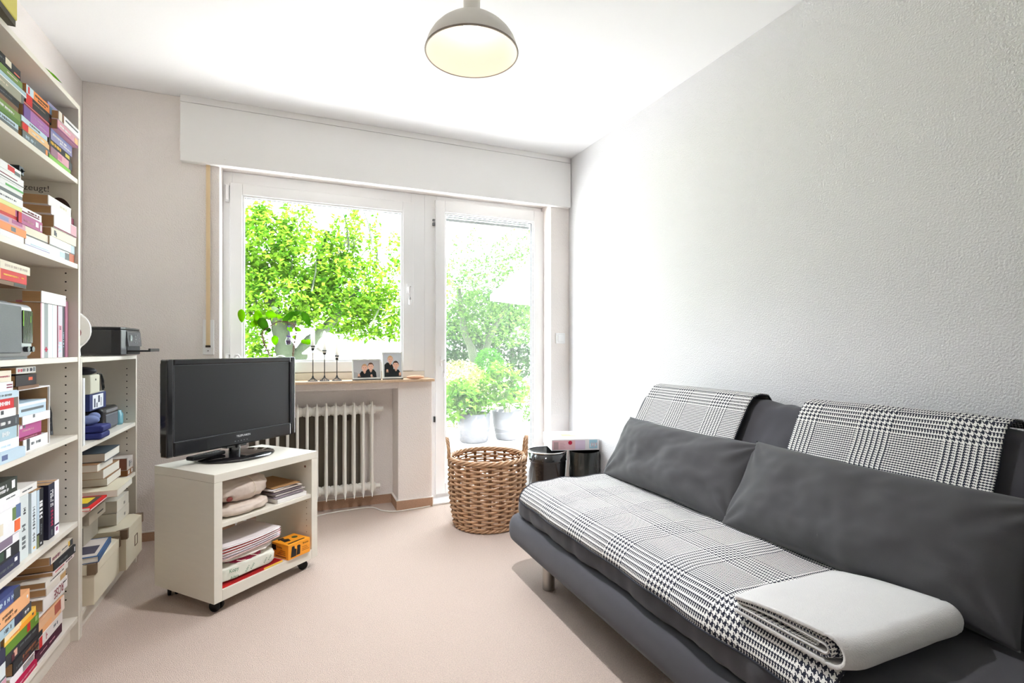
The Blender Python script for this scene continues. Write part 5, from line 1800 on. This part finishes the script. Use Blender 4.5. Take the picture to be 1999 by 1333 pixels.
for k, (a, b, wd, mm) in enumerate(LV):
    A = Vector(pp_(a[0], a[1], -.01 + .004 * (k % 5)))
    B = Vector(pp_(b[0], b[1], -.012 + .004 * ((k + 2) % 5)))
    d = B - A
    ln = d.length * 1.06
    wd *= 1.6
    mb = MB()
    leaf_mesh(mb, A - d * .03, d, (.15 * math.sin(k), -1, .25 * math.cos(k)), ln, wd, fold=.18, curl=.08, n=9, shape=.62)
    o = mb.obj('leaf', {0: M_lfA, 1: M_lfB, 2: M_lfB, 3: M_lfC}[mm], pl)
    sd = o.modifiers.new('thickness', 'SOLIDIFY')
    sd.thickness = .0008
lav = empty('lavender_ornament', (PX + pp_(563, 655, -.02)[0], PY - .03, ZS + pp_(563, 672, -.02)[2]), 0, 'small glass bottle of lavender hanging from a violet ribbon in the plant', 'ornament')
MB().lathe([(.0001, -.003), (.013, -.003), (.018, .022), (.010, .042), (.006, .046), (.006, .052), (.0001, .052)], 20).obj('bottle', glass_mat('ornament_glass', (.92, .9, .98), .12), lav)
MB().lathe([(.0001, -.001), (.0115, -.001), (.0155, .020), (.0145, .024), (.0001, .025)], 16).obj('lavender', mat('dried_lavender', (104, 74, 120), .9, var=.4, vscale=300, bump=.8, bscale=500, bdist=.002), lav)
MB().tube([(0, 0, .048), (.001, 0, .07), (.004, .004, .10), (.003, .006, .112)], .0016, 6).tube([(-.010, 0, .052), (0, -.004, .048), (.012, 0, .050)], .0035, 8).ball((.003, .004, .112), .007, .005, .005, 10, 8)\
    .obj('ribbon', flat((122, 84, 184), .6), lav)
hk = empty('small_jug', (pix(462, 700, y=3.50).x, 3.50, ZS), 0, 'small white curved handle showing above the television', 'jug')
MB().tube(smooth([(-.012, 0, .10), (-.012, 0, .145), (-.004, 0, .166), (.008, 0, .168), (.016, 0, .155), (.018, 0, .12), (.018, 0, .09)]), .006, 10).obj('handle', M_cw, hk)
MB().lathe([(.0001, 0), (.030, 0), (.034, .05), (.026, .09), (.022, .10), (.019, .10), (.024, .09), (.031, .05), (.0001, .008)], 28).obj('jug_body', M_cw, hk)

# ------------------------------------------------------------------ garden
GZ = -.06
tag(MB().box(-6, 9, YO, 9.0, GZ - .1, GZ).obj('terrace', mat('pale_paving', (194, 191, 190), .8, var=.08, vscale=6, bump=.3, bscale=40), bevel=0), 'pale paved terrace outside the window', kind='structure')
tag(MB().box(-30, 40, 9.0, 60, GZ - .1, GZ - .01).obj('lawn', mat('sunlit_lawn', (176, 182, 150), .9, var=.25, vscale=8, bump=.8, bscale=30, bdist=.02)), 'bright lawn behind the terrace', kind='structure')
M_bark = mat('mossy_bark', (46, 56, 36), .9, var=.35, vscale=14, bump=.8, bscale=30, bdist=.01)
L1 = leaf_mat('tree_leaf_bright', (44, 90, 18), (118, 154, 42), .45)
L2 = leaf_mat('tree_leaf_soft', (40, 76, 30), (92, 122, 58), .4)
L3 = leaf_mat('hedge_leaf_dark', (30, 56, 32), (62, 90, 52), .3)
L4 = leaf_mat('shrub_leaf_cream', (78, 90, 38), (160, 156, 104), .4)
L5 = leaf_mat('potted_leaf', (42, 88, 18), (98, 134, 48), .45)
L6 = leaf_mat('conifer_green', (36, 92, 18), (70, 124, 34), .3)


def foliage(name, clusters, size, material, seed, parent, y, dy=.8, flat_=.5):
    rr = random.Random(seed)
    vs, fs = [], []
    for (u, v, ru, rv, n) in clusters:
        c = pix(u, v, y=y)
        Z = (c - Vector((0, 0, CH))).dot(Vector((math.sin(R(23)), math.cos(R(23)), 0)))
        rx, rz = ru * Z / F, rv * Z / F
        ry = min(dy, max(rx, rz) * 1.1)
        for _ in range(n):
            while True:
                p = Vector((rr.uniform(-1, 1), rr.uniform(-1, 1), rr.uniform(-1, 1)))
                if p.length < 1:
                    break
            q = p.normalized() * p.length ** .75
            b = c + Vector((q.x * rx, q.y * ry, q.z * rz))
            d = Vector((rr.gauss(0, 1), rr.gauss(0, 1), rr.gauss(-.35, flat_))).normalized()
            nn = Vector((rr.gauss(0, .7), rr.gauss(0, .7), 1)).normalized()
            s = d.cross(nn)
            if s.length < .05:
                continue
            s.normalize()
            L = size * rr.uniform(.65, 1.3)
            w = L * rr.uniform(.24, .34)
            up = s.cross(d) * (w * .35)
            o = len(vs)
            vs += [b, b + d * L * .35 + s * w + up, b + d * L * .4, b + d * L * .35 - s * w + up, b + d * L]
            fs += [(o, o + 1, o + 2), (o, o + 2, o + 3), (o + 1, o + 4, o + 2), (o + 2, o + 4, o + 3)]
    me = bpy.data.meshes.new(name)
    me.from_pydata([tuple(p) for p in vs], [], fs)
    me.materials.append(material)
    me.update()
    o = bpy.data.objects.new(name, me)
    COL.objects.link(o)
    if parent:
        o.parent = parent
        o.matrix_parent_inverse = Matrix.Translation(-parent.location)
    o['kind'] = 'stuff'
    return o


def W3(u, v, y):
    return tuple(pix(u, v, y=y))


# tree seen through the window
YA = 7.0
ta = empty('garden_tree', (pix(572, 700, y=YA).x, YA, GZ), 0, 'leafy green garden tree with a forked mossy trunk outside the window', 'tree')
tk = MB()
b0 = pix(568, 740, y=YA)
tk.tube(smooth([(b0.x, YA, GZ - .05), (b0.x, YA, .35), W3(566, 712, YA)], 4), [.17] * 4 + [.15] * 4 + [.14], 14)
tk.tube(smooth([W3(568, 722, YA), W3(556, 680, YA), W3(546, 640, YA), W3(528, 590, YA), W3(500, 520, YA + .3)], 4), [.12] * 5 + [.10] * 4 + [.08] * 4 + [.05] * 4, 12)
tk.tube(smooth([W3(568, 722, YA), W3(586, 692, YA), W3(608, 664, YA), W3(650, 625, YA - .2), W3(700, 560, YA - .3)], 4), [.10] * 5 + [.085] * 4 + [.06] * 4 + [.035] * 4, 12)
tk.tube(smooth([W3(550, 655, YA), W3(590, 600, YA + .2), W3(620, 520, YA + .2), W3(640, 450, YA)], 4), [.06] * 5 + [.045] * 4 + [.03] * 4, 10)
kid(tk, 'trunk', M_bark, ta)
rb = random.Random(3)
br = MB()
for k in range(26):
    u, v = rb.uniform(500, 760), rb.uniform(470, 640)
    a = W3(u, v, YA + rb.uniform(-.5, .5))
    b1_ = W3(u + rb.uniform(-40, 40), v - rb.uniform(20, 90), YA + rb.uniform(-.6, .6))
    br.tube([a, tuple((Vector(a) + Vector(b1_)) / 2 + Vector((.02, .02, .03))), b1_], [.014, .010, .004], 5)
o = kid(br, 'branches', M_bark, ta)
o['kind'] = 'stuff'
foliage('foliage', [(520, 480, 62, 66, 2025), (605, 510, 84, 66, 2700), (690, 560, 84, 62, 2565), (745, 610, 50, 56, 1215), (565, 575, 92, 56, 2565), (650, 605, 84, 44, 2025),
                    (494, 560, 34, 60, 810), (494, 650, 24, 46, 513), (500, 430, 34, 34, 351), (515, 405, 12, 26, 94), (560, 425, 12, 42, 216), (590, 425, 24, 30, 202), (655, 480, 14, 60, 351),
                    (690, 450, 17, 52, 405), (730, 470, 12, 50, 175), (770, 500, 13, 56, 229), (775, 640, 22, 30, 270), (700, 645, 44, 20, 432), (505, 690, 30, 20, 216), (400, 540, 90, 110, 1620),
                    (830, 560, 50, 70, 675)], .070, L1, 5, ta, YA)
# tree and hedge seen through the door
YBt = 10.2
tb = empty('garden_tree', (pix(925, 700, y=YBt).x, YBt, GZ), 0, 'paler garden tree outside the door, behind the potted plants', 'tree')
tk = MB()
b0 = pix(926, 720, y=YBt)
tk.tube(smooth([(b0.x, YBt, GZ - .05), (b0.x, YBt, .5), W3(926, 705, YBt)], 4), [.13] * 9, 12)
tk.tube(smooth([W3(926, 712, YBt), W3(920, 680, YBt), W3(905, 640, YBt), W3(895, 560, YBt)], 4), [.09] * 5 + [.07] * 4 + [.05] * 4, 10)
tk.tube(smooth([W3(926, 712, YBt), W3(945, 690, YBt), W3(960, 650, YBt), W3(1000, 580, YBt)], 4), [.09] * 5 + [.07] * 4 + [.05] * 4, 10)
kid(tk, 'trunk', M_bark, tb)
foliage('foliage', [(895, 560, 50, 60, 1100), (950, 560, 60, 62, 1500), (1015, 545, 50, 66, 1300), (980, 635, 80, 44, 1300), (890, 630, 40, 36, 500), (890, 485, 9, 30, 70), (925, 475, 10, 42, 130),
                    (960, 500, 12, 30, 90), (1000, 480, 40, 30, 320), (1035, 440, 20, 26, 90), (1060, 600, 50, 80, 600)], .080, L2, 11, tb, YBt)
hg = empty('garden_hedge', (pix(960, 690, y=12).x, 12.0, GZ), 0, 'tall dark green hedge at the end of the garden outside the door', 'hedge')
foliage('foliage', [(880, 670, 60, 50, 2200), (1010, 650, 70, 90, 3600), (940, 620, 70, 60, 2000)], .13, L3, 21, hg, 12.0, dy=1.0)
kid(MB().tube([(pix(940, 690, y=12).x, 12, GZ), (pix(940, 690, y=12).x, 12, 1.3)], .06, 8).tube([(pix(1000, 690, y=12).x, 12, GZ), (pix(1000, 690, y=12).x, 12, 1.3)], .06, 8), 'trunks', M_bark, hg)
cf = empty('round_shrub', (pix(955, 715, y=9).x, 9.0, GZ), 0, 'round bright green shrub between the tree trunk and the hedge', 'shrub')
foliage('foliage', [(955, 712, 28, 34, 2200)], .05, L6, 23, cf, 8.6, dy=.4)
sh = empty('flowering_shrub', (pix(900, 760, y=7.3).x, 7.3, GZ), 0, 'pale cream flowering shrub behind the left garden pot', 'shrub')
foliage('foliage', [(895, 745, 58, 42, 3400), (878, 810, 26, 45, 900), (940, 770, 50, 30, 900)], .045, L4, 25, sh, 7.3, dy=.6)
sh2 = empty('flowering_shrub', (pix(1040, 780, y=7.3).x, 7.3, GZ), 0, 'small shrub with pink flowers right of the garden pots', 'shrub')
foliage('foliage', [(1035, 790, 26, 40, 900)], .05, L5, 27, sh2, 7.3, dy=.5)
foliage('pink_flowers', [(1034, 758, 18, 12, 160), (1040, 775, 16, 16, 120)], .05, leaf_mat('pink_petal', (150, 70, 90), (190, 120, 134), .4), 28, sh2, 7.1, dy=.3)
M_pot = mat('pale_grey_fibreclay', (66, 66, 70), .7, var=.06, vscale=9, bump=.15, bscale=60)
for (uc, vt, r1, r0, lab, seed, cl_) in ((925, 806, .205, .175, 'pale grey round garden pot with a bushy green plant, left of the pair', 31, [(905, 780, 38, 26, 420), (940, 785, 26, 22, 220), (900, 755, 34, 18, 220), (885, 800, 18, 22, 120)]),
                                         (991, 801, .200, .150, 'pale grey round garden pot with a tall twiggy plant, right of the pair', 33, [(985, 770, 34, 26, 260), (960, 745, 26, 20, 150), (1008, 755, 26, 24, 160), (975, 722, 24, 14, 120), (1003, 735, 14, 12, 50)])):
    c = pix(uc, vt, y=6.0)
    gp = empty('garden_pot', (c.x, 6.0, GZ), 0, lab, 'potted plant', 'garden pots on the terrace')
    H_ = c.z - GZ
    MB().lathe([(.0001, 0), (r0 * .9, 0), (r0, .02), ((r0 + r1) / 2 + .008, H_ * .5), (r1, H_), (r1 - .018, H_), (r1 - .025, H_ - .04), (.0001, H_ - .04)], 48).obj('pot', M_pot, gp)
    sm = MB()
    for k in range(9):
        a = k * .7
        sm.tube([(.03 * math.cos(a), .03 * math.sin(a), H_ - .05), (.07 * math.cos(a), .07 * math.sin(a), H_ + .18), (.13 * math.cos(a), .13 * math.sin(a), H_ + .40)], [.006, .005, .003], 6)
    sm.obj('stems', mat('green_stems', (140, 150, 90), .7), gp)
    foliage('foliage', cl_, .085, L5, seed, gp, 5.95, dy=.25)
# parasol
pc_ = pix(1100, 573, y=7.7)
pa_ = empty('parasol', (pc_.x, 7.7, GZ), 0, 'open white garden parasol outside the door', 'parasol')
ze, za = pc_.z - GZ, pix(1100, 450, y=7.7).z - GZ
rp = (pix(1100, 573, y=7.7) - pix(963, 573, y=7.7)).length
mb = MB()
nseg = 8
for k in range(nseg):
    a0, a1 = 2 * PI * k / nseg + .2, 2 * PI * (k + 1) / nseg + .2
    mb.add([(0, 0, za), (rp * math.cos(a0), rp * math.sin(a0), ze), (rp * math.cos(a1), rp * math.sin(a1), ze), (rp * math.cos(a0), rp * math.sin(a0), ze - .10), (rp * math.cos(a1), rp * math.sin(a1), ze - .10)],
           [(0, 1, 2), (1, 3, 4, 2)])
mb.obj('canopy', mat('white_canvas', (244, 244, 242), .8), pa_)
MB().cyl(.02, .05, za + .06, 12).obj('pole', M_pvc, pa_)
MB().cyl(.25, 0, .06, 24).obj('base', M_pot, pa_)
for k in range(nseg):
    a0 = 2 * PI * k / nseg + .2
    MB().tube([(0, 0, za - .02), (rp * math.cos(a0), rp * math.sin(a0), ze - .01)], .008, 6).obj('rib', M_pvc, pa_)
# bird house
bh = pix(615, 692, y=6.2)
bhs = empty('bird_house', (bh.x, 6.2, GZ), R(20), 'small wooden bird house on a post seen between the candles', 'bird house')
z0_ = bh.z - GZ
M_wd = mat('weathered_wood', (176, 158, 132), .8, var=.2, vscale=20)
MB().box(-.02, .02, -.02, .02, 0, z0_ - .05).obj('post', M_wd, bhs)
MB().box(-.06, .06, -.06, .06, z0_ - .06, z0_ + .02).obj('house_body', M_wd, bhs, bevel=.003)
MB().prism([(-.11, 0), (0, .085), (.11, 0), (.11, .014), (0, .10), (-.11, .014)], -.10, .10, M=Matrix.Translation((0, 0, z0_ + .005)) @ Matrix.Rotation(R(90), 4, 'X')).obj('roof', mat('grey_roof', (120, 118, 116), .8), bhs)
MB().cyl(.018, -.0615, -.059, 14, M=Matrix.Translation((0, 0, z0_ - .02)) @ Matrix.Rotation(R(-90), 4, 'X') @ Matrix.Scale(-1, 4, (0, 0, 1))).obj('entrance', flat((40, 34, 30)), bhs)
